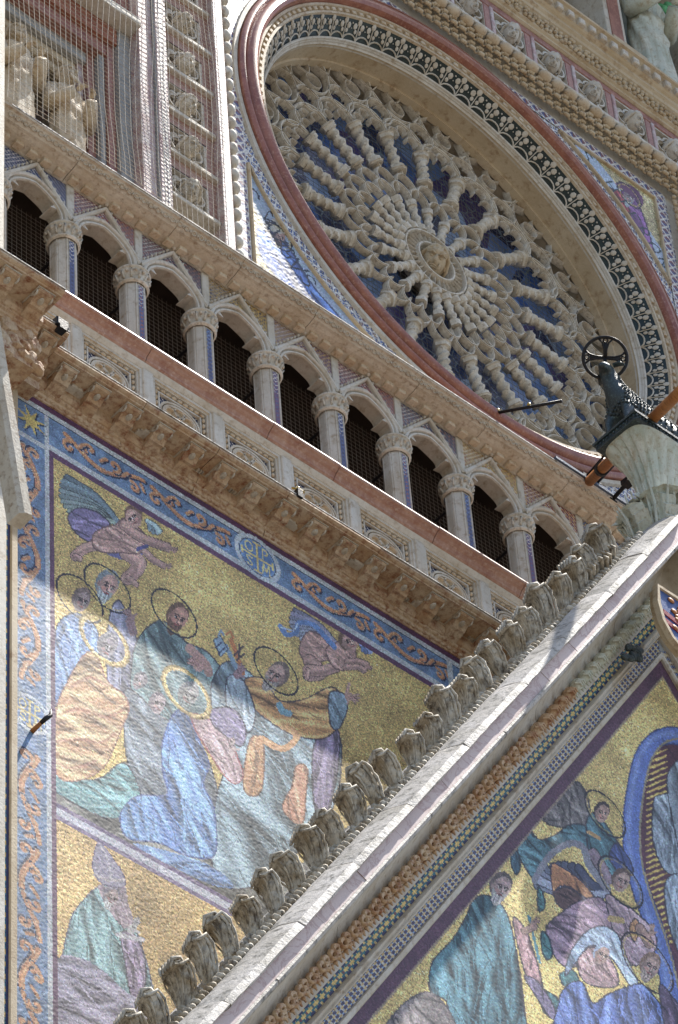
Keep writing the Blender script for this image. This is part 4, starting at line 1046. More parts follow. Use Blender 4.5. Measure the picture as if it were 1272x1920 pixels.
    # star in the corner square
    sx, sz = xc+.01, (27.46+ztp)/2; A, B = X, Z
    st8 = []
    for k in range(16):
        r = .185 if k % 2 == 0 else .062; st8.append((sx+r*math.cos(k*math.pi/8+.35), sz+r*math.sin(k*math.pi/8+.35)))
    pt.poly([(a+.014, b_-.010) for a, b_ in st8], (34,44,70), False, A=A, B=B); pt.poly(st8, (190,168,92), False, A=A, B=B)
    pt.ell((0,0), 1, 1, 0, (0,0,0)) if False else None
    return pt.finish()
mx0 = bp(28, 950).x
lm = thing('mosaic_panel', 'large gold mosaic of kneeling and standing robed saints with two cherubs, blue scroll border', 'mosaic', loc=(0,0,0))
tess('picture', (mx0, 0.0, 20.2), (1,0,0), (0,0,1), 20.9-mx0, 28.0-20.2, .0122, left_mosaic, lm, jit=.0008)
b = MB(); b.box(mx0, 22.3, .004, .03, 15.0, 28.0); b.build('mortar_bed', M['grey'], lm)
b = MB(); b.bbox(mx0-.075, mx0-.0, -.05, .03, 14, 28.0, .01); b.build('inner_moulding', M['ochre'], lm)
put(lm, (18, 0, 20))
# ---- spandrel mosaics beside the rose, inside thin ochre frames
def spandrel(name, label, right):
    t = thing(name, label, 'mosaic'); R0 = 3.62
    if right: cx0, cx1, z0, z1 = RX, 24.29, 35.2, 38.42
    else: cx0, cx1, z0, z1 = 17.80, RX, 31.9, 35.2
    org = (cx0, .002, z0)
    def mask(S, T): return np.hypot(cx0+S-RX, z0+T-RZ) > R0+.01
    def fn(S, T, P):
        pt = Painter(P, (168,158,120), 3 if right else 4); X, Z = P[:,0]-RX, P[:,2]-RZ; r = np.hypot(X, Z); th = np.arctan2(Z, X)
        i = np.nonzero(r < R0+.30)[0]; pt.blend(i, (150,166,186), 1.0)
        if right:
            pt.robe([(1140,352),(1158,360),(1178,356),(1196,380),(1212,420),(1226,470),(1232,500),(1214,490),(1196,440),(1176,408),(1156,392)], (98,62,110), 9, 60, .3, (50,34,60), 31)
            pt.robe([(1140,362),(1158,356),(1172,372),(1182,400),(1178,412),(1160,394)], (150,60,66), 5, 50, .3, (70,30,40), 32)
            pt.face((1180,370), 13, 20, (150,140,140), (120,104,110), (130,140,146), 1)
            pt.poly([(1154,345),(1166,342),(1190,352),(1206,372),(1204,386),(1190,372),(1168,356)], (96,60,92)); pt.halo((1180,366), .19)
        else:
            pt.robe([(482,430),(505,430),(530,445),(552,480),(590,540),(640,600),(600,590),(560,560),(520,520),(490,480)], (78,110,176), 14, 50, .3, (40,50,90), 33)
            pt.face((524,446), 13, 20, (160,130,120), (70,60,60), (60,54,52), 1); pt.poly([(508,432),(512,410),(528,420),(536,438)], (190,186,170))
            pt.stroke([(505,424),(498,410),(506,396),(512,404)], 3, (60,50,50), smooth=True)
            pt.halo((522,444), .18)
        # the name running along the ring
        if right:
            txt = 'VS HIERONIMVS'; a0, a1 = math.radians(58.5), math.radians(18)
        else:
            txt = 'S AVGVS'; a0, a1 = math.radians(212), math.radians(228.5)
        if right:
            for k, ch in enumerate(txt):
                a = a0+(a1-a0)*k/(len(txt)-1); rr = R0+.15
                letter(pt, ch, (RX+rr*math.cos(a), RZ+rr*math.sin(a)), a-math.pi/2, .21, .15, .024, (34,52,60))
        else:
            for k, ch in enumerate(txt):
                a = a0+(a1-a0)*k/(len(txt)-1); rr = R0+.20
                letter(pt, ch, (RX+rr*math.cos(a), RZ+rr*math.sin(a)), a+math.pi/2, .24, .18, .024, (34,44,60))
        return pt.finish(.5, .16)
    tess('picture', org, (1,0,0), (0,0,1), cx1-cx0, z1-z0, .0165, fn, t, jit=.0016, mask=mask)
    sg = 1 if right else -1
    hx = 24.30 if right else 17.79
    hz = 38.43 if right else 31.85
    dx = abs(hx-RX); dz = abs(hz-RZ)
    aA = math.acos(dx/R0); aB = math.asin(min(1, dz/R0))
    arc = []
    for q in range(25):
        a = aA+(aB-aA)*q/24
        arc.append(Vector((RX+sg*R0*math.cos(a), 0, RZ+sg*R0*math.sin(a))))
    path = arc+([Vector((hx, 0, hz))] )
    b = MB(); b.sweep(path, [(-.022,.01),(-.018,-.025),(.0,-.035),(.018,-.025),(.022,.01)], True)
    b.build('frame', M['ochre'], t)
    put(t, (hx, 0, hz)); return t
spandrel('mosaic_panel', 'small corner mosaic of a saint in blue with dark letters, lower left of the rose', False)
spandrel('mosaic_panel', 'small corner mosaic of a saint in purple and red, upper right of the rose', True)
# ------------------------------------------------------------------ left bay: framed niche with statues, ladder of carved heads
bay = thing('niche_pier', 'tall marble pier with pink inlay, ladder of carved heads and statue niche', 'pier')
ZB = 31.88; ZT = 38.6
def bar(name, x0, x1, y0, y1, z0, z1, mat, c=.008):
    b = MB(); b.bbox(x0, x1, y0, y1, z0, z1, c); return b.build(name, mat, bay)
bar('pier_core', 16.50, 17.45, .10, 1.4, ZB, ZT, M['marble'])
bar('outer_strip', 17.335, 17.47, -.10, .12, ZB, ZT, M['inlay'])
bar('patterned_strip', 16.555, 16.70, -.07, .12, ZB, ZT, M['inlay'])
bar('pink_strip', 16.36, 16.54, -.03, .12, ZB, ZT, M['inlay'])
bar('thin_roll', 16.54, 16.556, -.06, .12, ZB, ZT, M['grey'], .004)
# cosmati dots down the patterned strip and the outer strip
def dots(S, T, P):
    a = np.floor(T/.11); fx = S; fz = T/.11-a
    col = np.tile(lin((214,208,196)), (len(S),1)); lr = np.random.default_rng(4)
    m_ = np.abs(fz-.5)+np.abs(S-.03)/.07 < .36; col[m_] = lin((120,104,110))
    m_ = (np.abs(fz-.02) < .09) & (np.abs(S-.03) < .012); col[m_] = lin((150,104,92))
    return col*np.exp(lr.normal(0,.12,len(S)))[:,None], np.zeros(len(S))
tess('inlaid_dots', (16.60, -.073, ZB), (1,0,0), (0,0,1), .06, ZT-ZB, .012, dots, bay, jit=.0004)
tess('inlaid_dots', (17.37, -.103, ZB), (1,0,0), (0,0,1), .06, ZT-ZB, .012, dots, bay, jit=.0004)
# ladder squares
b0 = 31.55; st = .703; hm = head_mesh(True, False, 20, 16)
for i in range(1, 10):
    z0 = 31.565+st*i
    x0, x1 = 16.72, 17.335
    b = MB(); b.bbox(16.70, 17.335, -.055, .10, z0-.03, z0+.03, .008)
    if i: b.build('white_rung', M['marble'], bay)
    b = MB(); b.ext_y([(x0,z0+.50),(x1,z0+.50),(x1,z0+st-.03),(x0,z0+st-.03)], .0, .10); b.box(x1-.11, x1, .002, .10, z0+.03, z0+.50)
    b.box(x0, x0+.02, .002, .10, z0+.03, z0+.50)
    b.build('red_slab', M['rail'], bay)
    # pierced white square: frame, four corner leaves and cusped rim
    xc, zc = 17.0-.02, z0+.27; r = .235
    b = MB()
    sq = [(xc-r,0,zc-r),(xc+r,0,zc-r),(xc+r,0,zc+r),(xc-r,0,zc+r)]
    b.sweep([Vector(p)+Vector((0,.03,0)) for p in sq], [(-.02,.04),(-.02,-.03),(.02,-.03),(.02,.04)], True)
    for h in range(4):
        a = math.pi/4+h*math.pi/2
        cx, cz = xc+.16*math.cos(a)*1.15, zc+.16*math.sin(a)*1.15
        b.ell((cx, .04, cz), (.06,.03,.06), 8, 6)
        a = h*math.pi/2; cc = Vector((xc+.105*math.cos(a), .03, zc+.105*math.sin(a)))
        b.sweep([cc+Vector((.10*math.cos(a+g), 0, .10*math.sin(a+g))) for g in [math.pi*(-.62+1.24*w/8) for w in range(9)]], [(-.013,.05),(-.010,-.02),(.010,-.02),(.013,.05)])
    fr = smooth_by_angle(b.build('pierced_square', M['marble'], bay), 40)
    q = scaled(hm, .25, (xc, .0, zc-.01), Matrix.Rotation(math.radians(28), 3, 'X') @ Matrix.Rotation(math.radians(random.uniform(-25,25)), 3, 'Z'))
    q.build('carved_head', M['tracery'], fr, True)
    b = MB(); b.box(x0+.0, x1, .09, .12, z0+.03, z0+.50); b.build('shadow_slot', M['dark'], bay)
# bead column beside the pier
b = MB(); z = ZB+.05
while z < ZT: b.ell((17.535, -.045, z), (.062,.075,.092), 10, 8); z += .215
b.build('bead_column', M['marble'], bay, True)
b = MB(); z = ZB+.15
while z < ZT: b.ell((17.60, -.0, z), (.04,.04,.04), 8, 6); z += .215
b.build('small_bead', M['cream'], bay, True)
# niche: stepped jamb, lintels, ledge
nic = [(16.20,16.36,.10,'grey'),(16.10,16.20,.16,'red'),(16.03,16.10,.20,'grey'),(15.93,16.03,.27,'red'),(15.86,15.93,.33,'inlay')]
for (xa, xb, y, mt_) in nic: bar('jamb', xa, xb, y, 1.4, ZB, 34.678 if xb == 16.36 else 34.41, M[mt_])
bar('ledge', 13.0, 16.36, -.08, 1.4, 34.68, 34.80, M['marble'])
bar('lintel', 13.0, 16.198, .11, 1.4, 34.42, 34.678, M['redbright'])
bar('lintel', 13.0, 16.10, .17, 1.4, 34.22, 34.418, M['red'])
bar('lintel', 13.0, 15.93, .28, 1.4, 34.06, 34.218, M['grey'])
bar('carved_lintel', 13.0, 15.86, .36, 1.4, 33.94, 34.058, M['ochre'])
for (xa, xb, y, mt_) in [(16.20,16.36,.10,'red'),(16.05,16.20,.18,'grey'),(15.9,16.05,.28,'red'),(15.75,15.9,.36,'inlay')]: bar('upper_jamb', xa, xb, y, 1.4, 34.80, ZT, M[mt_])
bar('upper_panel', 13.0, 15.75, .5, 1.4, 34.80, ZT, M['red'])
# carved foliage inside the niche arch
b = MB(); lr = random.Random(3)
for i in range(26):
    u = i/25; x = 14.6+1.2*u; z = 33.9-.05*math.sin(u*9)
    b.ell((x, .42, z-.03), (.05,.05,.06), 7, 5)
for i in range(40):
    a = math.pi*(.02+.96*i/39); x = 15.15+.68*math.cos(a); z = 33.05+.72*math.sin(a)
    b.ell((x, .55, z), (.055+.02*lr.random(), .06, .05), 7, 5)
for i in range(22): b.ell((15.80, .46, 32.0+.085*i), (.035,.05,.04), 7, 5)
b.build('carved_foliage', M['ochre'], bay, True)
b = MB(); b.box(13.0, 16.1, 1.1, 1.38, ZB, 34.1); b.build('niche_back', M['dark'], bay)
bar('niche_colonnette', 15.68, 15.80, .5, .7, ZB, 33.3, M['cream'], .03)
# statues in the niche
def statue(name, label, x, y, z0, H, lean=0.0, beard=False, turn=0, mat='tracery', arm=1, seed=1):
    t = thing(name, label, 'statue', 'carved prophets in the left niche' if 'niche' in label else None)
    t.location = (x, y, z0); lr = random.Random(seed)
    b = MB(); n = 40; hh = H*.135; rows = []
    zz = [0,.1,.25,.42,.55,.66,.75,.81,.845,.86,.875]; rx = [.20,.19,.17,.165,.155,.15,.165,.15,.09,.055,.05]; ry = [.15,.15,.14,.13,.12,.115,.11,.095,.06,.055,.05]
    vs = []; NZ = 40
    for i in range(NZ+1):
        u = .875*i/NZ
        a = np.interp(u, zz, rx)*H*.62; c = np.interp(u, zz, ry)*H*.62
        for j in range(n):
            th = 2*math.pi*j/n
            fold = 0.0
            if u < .84:
                fold = .085*math.sin(9*th+3.0*math.sin(u*7+seed)+u*8)+.03*math.sin(17*th-u*14+seed)
                fold += .09*math.sin(u*46+2.2*math.cos(th+seed))*max(0, -math.sin(th))*(u > .35)
            k = 1+fold*min(1, (.875-u)*9)
            vs.append((a*k*math.cos(th)+lean*u*H, c*k*math.sin(th), u*H))
    fs = [(i*n+j, i*n+(j+1)%n, (i+1)*n+(j+1)%n, (i+1)*n+j) for i in range(NZ) for j in range(n)]
    b.add(vs, fs)
    lx = lean*H
    body = b.build('robed_body', M[mat], t, True)
    q = scaled(head_mesh(True, beard), hh*1.05, (lx*.95, -.02, H*.925), Matrix.Rotation(math.radians(turn), 3, 'Z') @ Matrix.Rotation(math.radians(-8), 3, 'X'))
    q.build('head', M[mat], t, True)
    # arms: sleeve, forearm, hand
    for s_ in (-1, 1):
        sh = Vector((lx*.8+s_*.095*H, 0, .775*H)); el = sh+Vector((s_*.035*H, -.03*H, -.19*H)); ha = el+Vector((-s_*.075*H, -.12*H, .05*H*arm))
        b = MB(); b.tube([sh, sh.lerp(el,.5)+Vector((s_*.01,0,0)), el, el.lerp(ha,.5), ha], [.042*H,.046*H,.044*H,.04*H,.03*H], 12, False, lambda th, u: 1+.10*math.sin(5*th+u*12))
        b.build('sleeve', M[mat], t, True)
        b = MB(); d = (ha-el).normalized(); b.ell(ha+d*.03*H, (.018*H,.026*H,.014*H), 8, 6)
        for f in range(4):
            o = Vector((.008*H*(f-1.5), 0, 0)); p0 = ha+d*.04*H+o; b.tube([p0, p0+d*.02*H+Vector((0,0,-.004*H)), p0+d*.03*H+Vector((0,0,-.014*H))], [.0045*H,.0042*H,.003*H], 6)
        b.tube([ha+d*.02*H, ha+d*.03*H+Vector((-s_*.02*H,0,.008*H))], [.006*H,.004*H], 6)
        b.build('hand', M[mat], t, True)
    return t
statue('prophet_statue', 'marble statue of a robed prophet at the far left of the niche', 15.02, .28, 31.95, 1.86, 0, True, -15, 'cream', 1, 2)
statue('prophet_statue', 'marble statue of a robed prophet on the right of the niche, head in shade', 15.68, .28, 31.80, 1.86, -.02, True, 10, 'cream', 1, 5)
# netting over the bay
bn = thing('bay_net', 'pale protective netting of square mesh over the statue niche and carved heads', 'net')
nr = MB(); x = 14.60
def wob(x, z): return (x+.010*math.sin(z*2.3+x)+.006*math.sin(z*5.1+x*4), -.13-.03*math.sin(x*1.9+z*1.3), z+.012*math.sin(x*3.1+z)+.006*math.sin(x*7+z*3))
while x < 17.33: nr.tube([wob(x, 31.9+.3*i) for i in range(20)], .0027, 3); x += .068
z = 31.92
while z < 37.6: nr.tube([wob(14.6+.25*i, z) for i in range(12)], .0028, 3); z += .072
nr.build('cords', M['net'], bn); put(bn, (16, -.13, 31.9))
gn = thing('gallery_net', 'fine netting hung behind the gallery colonnettes', 'net')
nr = MB(); x = 14.8
while x < 26: nr.tube([(x, .62, 28.95), (x, .62, 31.6)], .0017, 3); x += .058
z = 29.0
while z < 31.6: nr.tube([(14.7, .62, z), (26, .62, z)], .0017, 3); z += .058
nr.build('cords', M['net'], gn); put(gn, (20, .62, 28.9))
# thin white pier edge at the far left of the frame
ep = thing('edge_pier', 'slim white marble pilaster running up the left edge', 'pilaster')
b = MB(); b.bbox(14.20, 14.555, -.16, .5, 28.3, 40, .01); b.box(14.25, 14.50, -.19, -.15, 28.3, 40); b.build('shaft', M['marble'], ep)
put(ep, (14.5, 0, 28.3))
# ------------------------------------------------------------------ lattice and frame round the rose
fr = thing('lattice_surround', 'square blue and white lattice mosaic around the rose with beads and openwork', 'surround')
def lattice(S, T, P):
    X = P[:,0]-RX; Z = P[:,2]-RZ; r = np.hypot(X, Z); th = np.arctan2(Z, X)
    # white zig zag net on blue, following the ring
    u = th*r.mean()/.13; v = (r-3.34)/.11
    a = u+v; c = u-v
    fa = np.abs(a-np.round(a)); fc = np.abs(c-np.round(c))
    col = np.tile(lin((84,104,150)), (len(X),1)); lr = np.random.default_rng(9)
    k = (np.floor(a)+np.floor(c)).astype(int) % 3
    col[k == 1] = lin((110,86,100)); col[k == 2] = lin((62,80,128))
    w = (fa < .17) | (fc < .17); col[w] = lin((206,204,200))
    cc = (np.abs(fa-.5) < .14) & (np.abs(fc-.5) < .14); col[cc] = lin((196,178,140))
    return col*np.exp(lr.normal(0,.2,len(X)))[:,None], np.zeros(len(X))
lx0, lx1, lz0, lz1 = 17.60, 24.52, 31.88, 38.66
def outer_mask(S, T):
    X = lx0+S-RX; Z = lz0+T-RZ
    return np.hypot(X, Z) > 3.36
tess('lattice_mosaic', (lx0, .008, lz0), (1,0,0), (0,0,1), lx1-lx0, lz1-lz0, .0175, lattice, fr, jit=.0016, mask=outer_mask)
def straight_strip(name, x0, z0, w, h, vert):
    def fn(S, T, P):
        q = .15; a = (T if vert else S)/q; v = (S if vert else T)/(w if vert else h)
        f = a-np.floor(a); d1 = np.abs(f-v); d2 = np.abs(1-f-v)
        col = np.tile(lin((92,98,136)), (len(S),1)); lr = np.random.default_rng(11)
        m_ = (np.floor(a*2) % 2 == 0); col[m_] = lin((128,92,96))
        col[(d1 < .13) | (d2 < .13) | (v < .1) | (v > .9)] = lin((208,204,198))
        return col*np.exp(lr.normal(0,.18,len(S)))[:,None], np.zeros(len(S))
    return tess(name, (x0, -.004, z0), (1,0,0), (0,0,1), w, h, .0125, fn, fr, jit=.0008)
straight_strip('edge_mosaic', 17.615, 31.9, .15, 6.75, True)
straight_strip('edge_mosaic', 24.33, 31.9, .15, 6.75, True)
straight_strip('edge_mosaic', 17.9, 38.49, 6.5, .15, False)
# openwork foliage column on the right and row on top, each with beads
def openwork(parent, pts_fn, n, name):
    b = MB()
    for i in range(n):
        o = pts_fn(i)
        b.tube([o+Vector((.05*math.cos(t), -.02*abs(math.sin(2*t)), .055*math.sin(t))) for t in [2*math.pi*k/8 for k in range(8)]], .014, 5, True)
        for h in range(4):
            a = math.pi/4+h*math.pi/2; p = o+Vector((.07*math.cos(a), -.03, .07*math.sin(a)))
            b.ell(p, (.034,.03,.028), 6, 5)
        b.ell(o+Vector((0,-.04,0)), (.018,.02,.018), 6, 4)
    return b.build(name, M['ochre'], parent, True)
openwork(fr, lambda i: Vector((17.9+.135*i, -.07, 38.75)), 52, 'openwork_row')
openwork(fr, lambda i: Vector((17.97+.135*i, -.14, 38.87)), 52, 'openwork_row')
openwork(fr, lambda i: Vector((24.60, -.07, 31.9+.135*i)), 50, 'openwork_column')
openwork(fr, lambda i: Vector((24.73, -.14, 31.97+.135*i)), 50, 'openwork_column')
b = MB(); x = 17.7
while x < 25.2: b.ell((x, -.20, 38.98), (.098,.075,.068), 10, 8); x += .205
b.build('bead_row', M['cream'], fr, True)
b = MB(); z = 31.9
while z < 39.0: b.ell((24.88, -.20, z), (.065,.075,.098), 10, 8); z += .205
b.build('bead_column', M['cream'], fr, True)
# ------------------------------------------------------------------ frieze of heads and cornice above the rose
tf = thing('head_frieze', 'pink and white frieze of carved heads under a tan cornice above the rose', 'frieze')
XA, XB = 16.9, 28.0
def fbar(name, z0, z1, y0, mat, c=.01, x0=XA, x1=XB):
    b = MB(); b.bbox(x0, x1, y0, .5, z0, z1, c); return b.build(name, mat, tf)
fbar('white_ledge', 39.06, 39.12, -.22, M['marble'])
fbar('pink_ledge', 39.125, 39.22, -.15, M['inlay'])
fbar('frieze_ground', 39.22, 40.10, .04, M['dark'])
fbar('pink_band', 39.22, 39.34, -.075, M['inlay']); fbar('red_band', 39.92, 40.04, -.075, M['red'])
for i in range(11):
    xc = 18.82-.66*2+.66*i+0.0
    xc = 22.08-.66*6+.66*i
    zc = 39.65
    b = MB(); b.bbox(xc+.245, xc+.345, -.07, .1, 39.34, 39.92, .01); b.build('red_slab', M['red'], tf)
    b = MB(); b.bbox(xc+.345, xc+.40, -.085, .1, 39.34, 39.92, .008); b.build('white_fillet', M['inlay'], tf)
    r = .255; b = MB()
    b.sweep([(xc-r,-.03,zc-r),(xc+r,-.03,zc-r),(xc+r,-.03,zc+r),(xc-r,-.03,zc+r)], [(-.022,.05),(-.022,-.03),(.022,-.03),(.022,.05)], True)
    for h in range(4):
        a = math.pi/4+h*math.pi/2; b.ell((xc+.19*math.cos(a), -.01, zc+.19*math.sin(a)), (.07,.03,.07), 8, 6)
        a = h*math.pi/2; cc = Vector((xc+.115*math.cos(a), -.03, zc+.115*math.sin(a)))
        b.sweep([cc+Vector((.105*math.cos(a+g), 0, .105*math.sin(a+g))) for g in [math.pi*(-.62+1.24*w/8) for w in range(9)]], [(-.014,.05),(-.012,-.02),(.012,-.02),(.014,.05)])
    sq_ = smooth_by_angle(b.build('pierced_square', M['marble'], tf), 40)
    q = scaled(hm, .27, (xc, -.06, zc-.01), Matrix.Rotation(math.radians(30), 3, 'X') @ Matrix.Rotation(math.radians(random.uniform(-30,30)), 3, 'Z'))
    q.build('carved_head', M['marble'], sq_, True)
b = MB()
b.ext_x([(.5,40.04),(-.08,40.04),(-.11,40.06),(-.11,40.09),(-.14,40.11),(-.15,40.30),(-.19,40.33),(-.20,40.37),(-.23,40.40),(-.23,40.45),(-.26,40.47),(-.28,40.50),(-.28,40.62),(-.31,40.66),(-.34,40.68),(-.34,40.72),(.5,40.72)], XA, XB)
b.build('cornice', M['ochre'], tf)
b = MB(); lr = random.Random(5); x = XA+.05
while x < XB:
    for q in range(3): b.ell((x+lr.uniform(-.03,.03), -.155-.01*q, 40.15+.055*q+lr.uniform(-.015,.015)), (.032,.028,.026), 6, 5)
    x += .075
b.build('carved_leaves', M['ochre'], tf, True)
b = MB(); x = XA+.05; i = 0
while x < XB: b.bbox(x, x+.10, -.335, -.20, 40.50, 40.61, .012); x += .18
b.build('dentils', M['tan'], tf)
def chk(S, T, P):
    a = np.floor(S/.17+np.floor(T/.075)*.5); lr = np.random.default_rng(3)
    col = np.tile(lin((196,190,190)), (len(S),1)); k = (a.astype(int)*7+np.floor(T/.075).astype(int)*3) % 4
    col[k == 1] = lin((160,124,128)); col[k == 2] = lin((176,160,164)); col[k == 3] = lin((206,204,202))
    return col*np.exp(lr.normal(0,.14,len(S)))[:,None], np.zeros(len(S))
b = MB(); b.ext_x([(.5,40.72),(-.30,40.72),(-.05,41.22),(.5,41.22)], XA, XB); b.build('sloping_bed', M['marble'], tf)
tess('inlaid_slope', (XA, -.303, 40.722), (1,0,0), tuple(Vector((0,.25,.5)).normalized()), XB-XA, .56, .025, chk, tf, jit=.001)
put(tf, (21, 0, 39.06))
# what stands above: a statue between slim piers, and an added slab out of frame that shades the rose
up = thing('upper_storey', 'upper storey wall with slim marble piers and niches above the head frieze', 'wall')
b = MB(); b.box(14, XB, .9, 1.4, 41.2, 47); b.build('back_wall', M['bluegrey'], up)
b = MB(); b.bbox(22.2, 24.0, .6, .9, 41.2, 47, .02); b.build('side_panel', M['marble'], up)
b = MB(); b.bbox(22.4, 23.8, .57, .6, 41.5, 47, .02); b.build('grey_panel', M['grey'], up)
palm = MB()
for k in range(60):
    a = random.random()*6.28; r_ = random.random()**.5*.42; palm.ell((25.85+r_*math.cos(a), .1+random.random()*.25, 43.55+r_*math.sin(a)*.8), (.10,.05,.07), 6, 5, M=Matrix.Rotation(a, 3, 'Y'))
pm = tag(palm.build('bronze_palm', M['verdigris'], None, True), 'bright green verdigris bronze palm held above the statue at the top right corner', 'ornament')
for x in (21.6, 24.15, 25.75):
    b = MB(); b.bbox(x, x+.34, .12, .9, 41.22, 47, .01); b.build('pier', M['marble'], up)
    b = MB(); b.box(x+.07, x+.27, .105, .12, 41.5, 47); b.build('pink_panel', M['red'], up)
    b = MB(); b.ext_x([(.02,41.22),(.02,41.32),(-.05,41.36),(-.05,41.42),(.13,41.5),(.13,41.22)], x-.12, x+.46); b.build('pier_base', M['ochre'], up)
statue('apostle_statue', 'pale marble standing statue at the top right, draped robe, beside a slim pier', 25.05, .22, 41.25, 2.6, 0, True, 0, 'patina', 1, 9)
uc = thing('rose_shade_slab', 'marble slab added out of view to shade the rose', 'cornice')
b = MB(); b.box(22.0, 34, -1.75, 1.0, 44.6, 45.2); b.box(21.0, 34, -.6, 1.0, 45.2, 46.5); b.build('slab', M['marble'], uc)  # unseen slabs, added and shaped to cast shade on the rose
# ------------------------------------------------------------------ the great gable over the central door
GA = math.radians(57.0); GC, GS = math.cos(GA), math.sin(GA)
OZ = 27.30; GY = -1.60
gab = thing('central_gable', 'steep marble gable with leaf crockets, pink marble band and strips of inlay', 'gable')
def S_(s): return float(np.interp(s, [-9,0,.07,.19,.285,.40,.44,.56,.725,.79,.93,1.18,1.26,2.0], [-9,0,.056,.157,.234,.326,.372,.469,.653,.70,.815,.965,1.02,1.75]))
def gpt(t, s, y, side=-1):
    s = S_(s)
    x = t*GC-s*GS; z = OZ+t*GS+s*GC
    return (RX+x if side < 0 else RX-x, y, z)
def tend(s): return S_(s)*GS/GC
def rake(name, prof, mat, parent=gab, t0=-12.4, smooth=None, sides=(-1, 1), seg=None):
    """prof: closed polygon of (s, y)"""
    b = MB()
    for sd in sides:
        n = len(prof); tt = t0 if sd < 0 else -3.5
        if seg and sd < 0:
            r_ = random.Random(seg); e = -.6
            while e > t0:
                a_ = e-r_.uniform(.7, 1.35); o_ = r_.uniform(-.004, .004)
                vs = [gpt(a_+.006, s, y+o_, sd) for s, y in prof]+[gpt(e-.0, s, y+o_, sd) for s, y in prof]
                b.add(vs, [tuple(range(n)), tuple(range(2*n-1, n-1, -1))]+[(i, i+n, (i+1)%n+n, (i+1)%n) for i in range(n)]); e = a_
            tt = -.594
        vs = [gpt(tt, s, y, sd) for s, y in prof]+[gpt(tend(s), s, y, sd) for s, y in prof]
        b.add(vs, [tuple(range(n)), tuple(range(2*n-1, n-1, -1))]+[(i, i+n, (i+1)%n+n, (i+1)%n) for i in range(n)])
    o = b.build(name, M[mat] if isinstance(mat, str) else mat, parent)
    if smooth: smooth_by_angle(o, smooth)
    return o
# body behind everything
b = MB(); b.ext_y([(RX-8, OZ-12.0), (RX+8, OZ-12.0), (RX, OZ+.66)], -1.57, -1.15); b.build('body', M['marble'], gab)
rake('body_edge', [(-.2,-1.565),(1.16,-1.60),(1.18,-1.25),(-.2,-1.15)], 'marble')
rake('white_fillet', [(.0,-1.56),(.0,-1.625),(.015,-1.64),(.055,-1.64),(.07,-1.61),(.07,-1.56)], 'marble', smooth=30)
rake('inner_moulding', [(.19,-1.56),(.19,-1.66),(.205,-1.675),(.222,-1.66),(.232,-1.67),(.255,-1.69),(.272,-1.675),(.285,-1.65),(.285,-1.56)], 'marble', smooth=30)
rake('tan_fillet', [(.40,-1.56),(.40,-1.68),(.47,-1.69),(.56,-1.70),(.56,-1.56)], 'marble', smooth=30)
rake('cove', [(.56,-1.58),(.56,-1.72),(.60,-1.74),(.645,-1.80),(.68,-1.90),(.71,-2.04),(.725,-2.20),(.76,-2.20),(.76,-1.58)], 'marble', smooth=40, seg=6)
rake('white_lip', [(.722,-2.10),(.722,-2.225),(.735,-2.255),(.765,-2.27),(.79,-2.26),(.79,-2.10)], 'coping', smooth=25, seg=9)
rake('pink_band', [(.79,-1.90),(.79,-2.245),(.93,-2.235),(.93,-1.90)], 'pink', seg=4)
# weathered coping stones, one after another with open joints
t = .9; i = 0; lr = random.Random(12)
cps = []
while t > -12.2:
    L = lr.uniform(.85, 1.45); o = lr.uniform(-.008, .01); b = MB()
    pr = [(.925,-1.6),(.925+o,-2.295),(.94+o,-2.315),(1.03+o,-2.29),(1.13+o,-2.15),(1.165+o,-2.06),(1.175+o,-1.90),(1.18,-1.25),(.925,-1.25)]
    n = len(pr); N = max(2, int(L/.12)); crk = lr.random()
    vs = []
    for k in range(N+1):
        tt = t-L+.012+(L-.012)*k/N
        for j, (s, y) in enumerate(pr):
            q = .006 if 0 < j < 7 else 0
            ts = min(tt, tend(s)-.0)
            ed = .012 if (k in (0, N) and 0 < j < 7) else 0
            vs.append(gpt(ts, s+lr.uniform(-q, q)-ed*.5, y+lr.uniform(-q, q)+ed*.6))
    fs = [(k*n+j, (k+1)*n+j, (k+1)*n+(j+1)%n, k*n+(j+1)%n) for k in range(N) for j in range(n)]+[tuple(range(n)), tuple(range(N*n+n-1, N*n-1, -1))]
    b.add(vs, fs); smooth_by_angle(b.build('coping_stone', M['coping'], gab), 35)
    t -= L
rake('coping_stone', [(.925,-1.6),(.925,-2.295),(.94,-2.315),(1.03,-2.29),(1.165,-2.06),(1.18,-1.25),(.925,-1.25)], 'coping', sides=(1,))
# joints and cracks in the pink band: thin dark seams are real gaps between slabs
# inlay strips laid in small cells
def inl(kind):
    def fn(S, T, P):
        # S along the slope, T across
        lr = np.random.default_rng(6); n = len(S); col = np.zeros((n, 3)); gold = np.zeros(n)
        def setc(m_, c): col[m_] = lin(c)
        if kind == 0:
            u = S/.125; v = T/.092*2; a = u-np.floor(u); r = v-np.floor(v)
            d = np.abs(a-.5)*2
            w = np.abs(v-1); setc(np.ones(n, bool), (44,104,112)); setc(w > .35+.6*d, (44,46,80)); setc((w > .42) & (d > .72), (196,170,108)); setc(w < .42*(1-d), (206,178,104)); setc(w < .30*(d-.45), (120,60,60)); setc((w > .45) & (w < .62) & (d > .35) & (d < .6), (196,200,196))
        else:
            u = S/.085; v = T/.101*3; a = u-np.floor(u); r = v-np.floor(v)
            d = np.abs(a-.5)+np.abs(r-.5)
            setc(np.ones(n, bool), (70,66,92)); setc(d < .50, (176,172,160)); setc(d < .28, (186,160,100)); setc((np.abs(a-.5) > .40) & (np.abs(r-.5) < .2), (110,140,180)); 
        return col*np.exp(lr.normal(0, .16, n))[:, None]*1.15, gold
    return fn
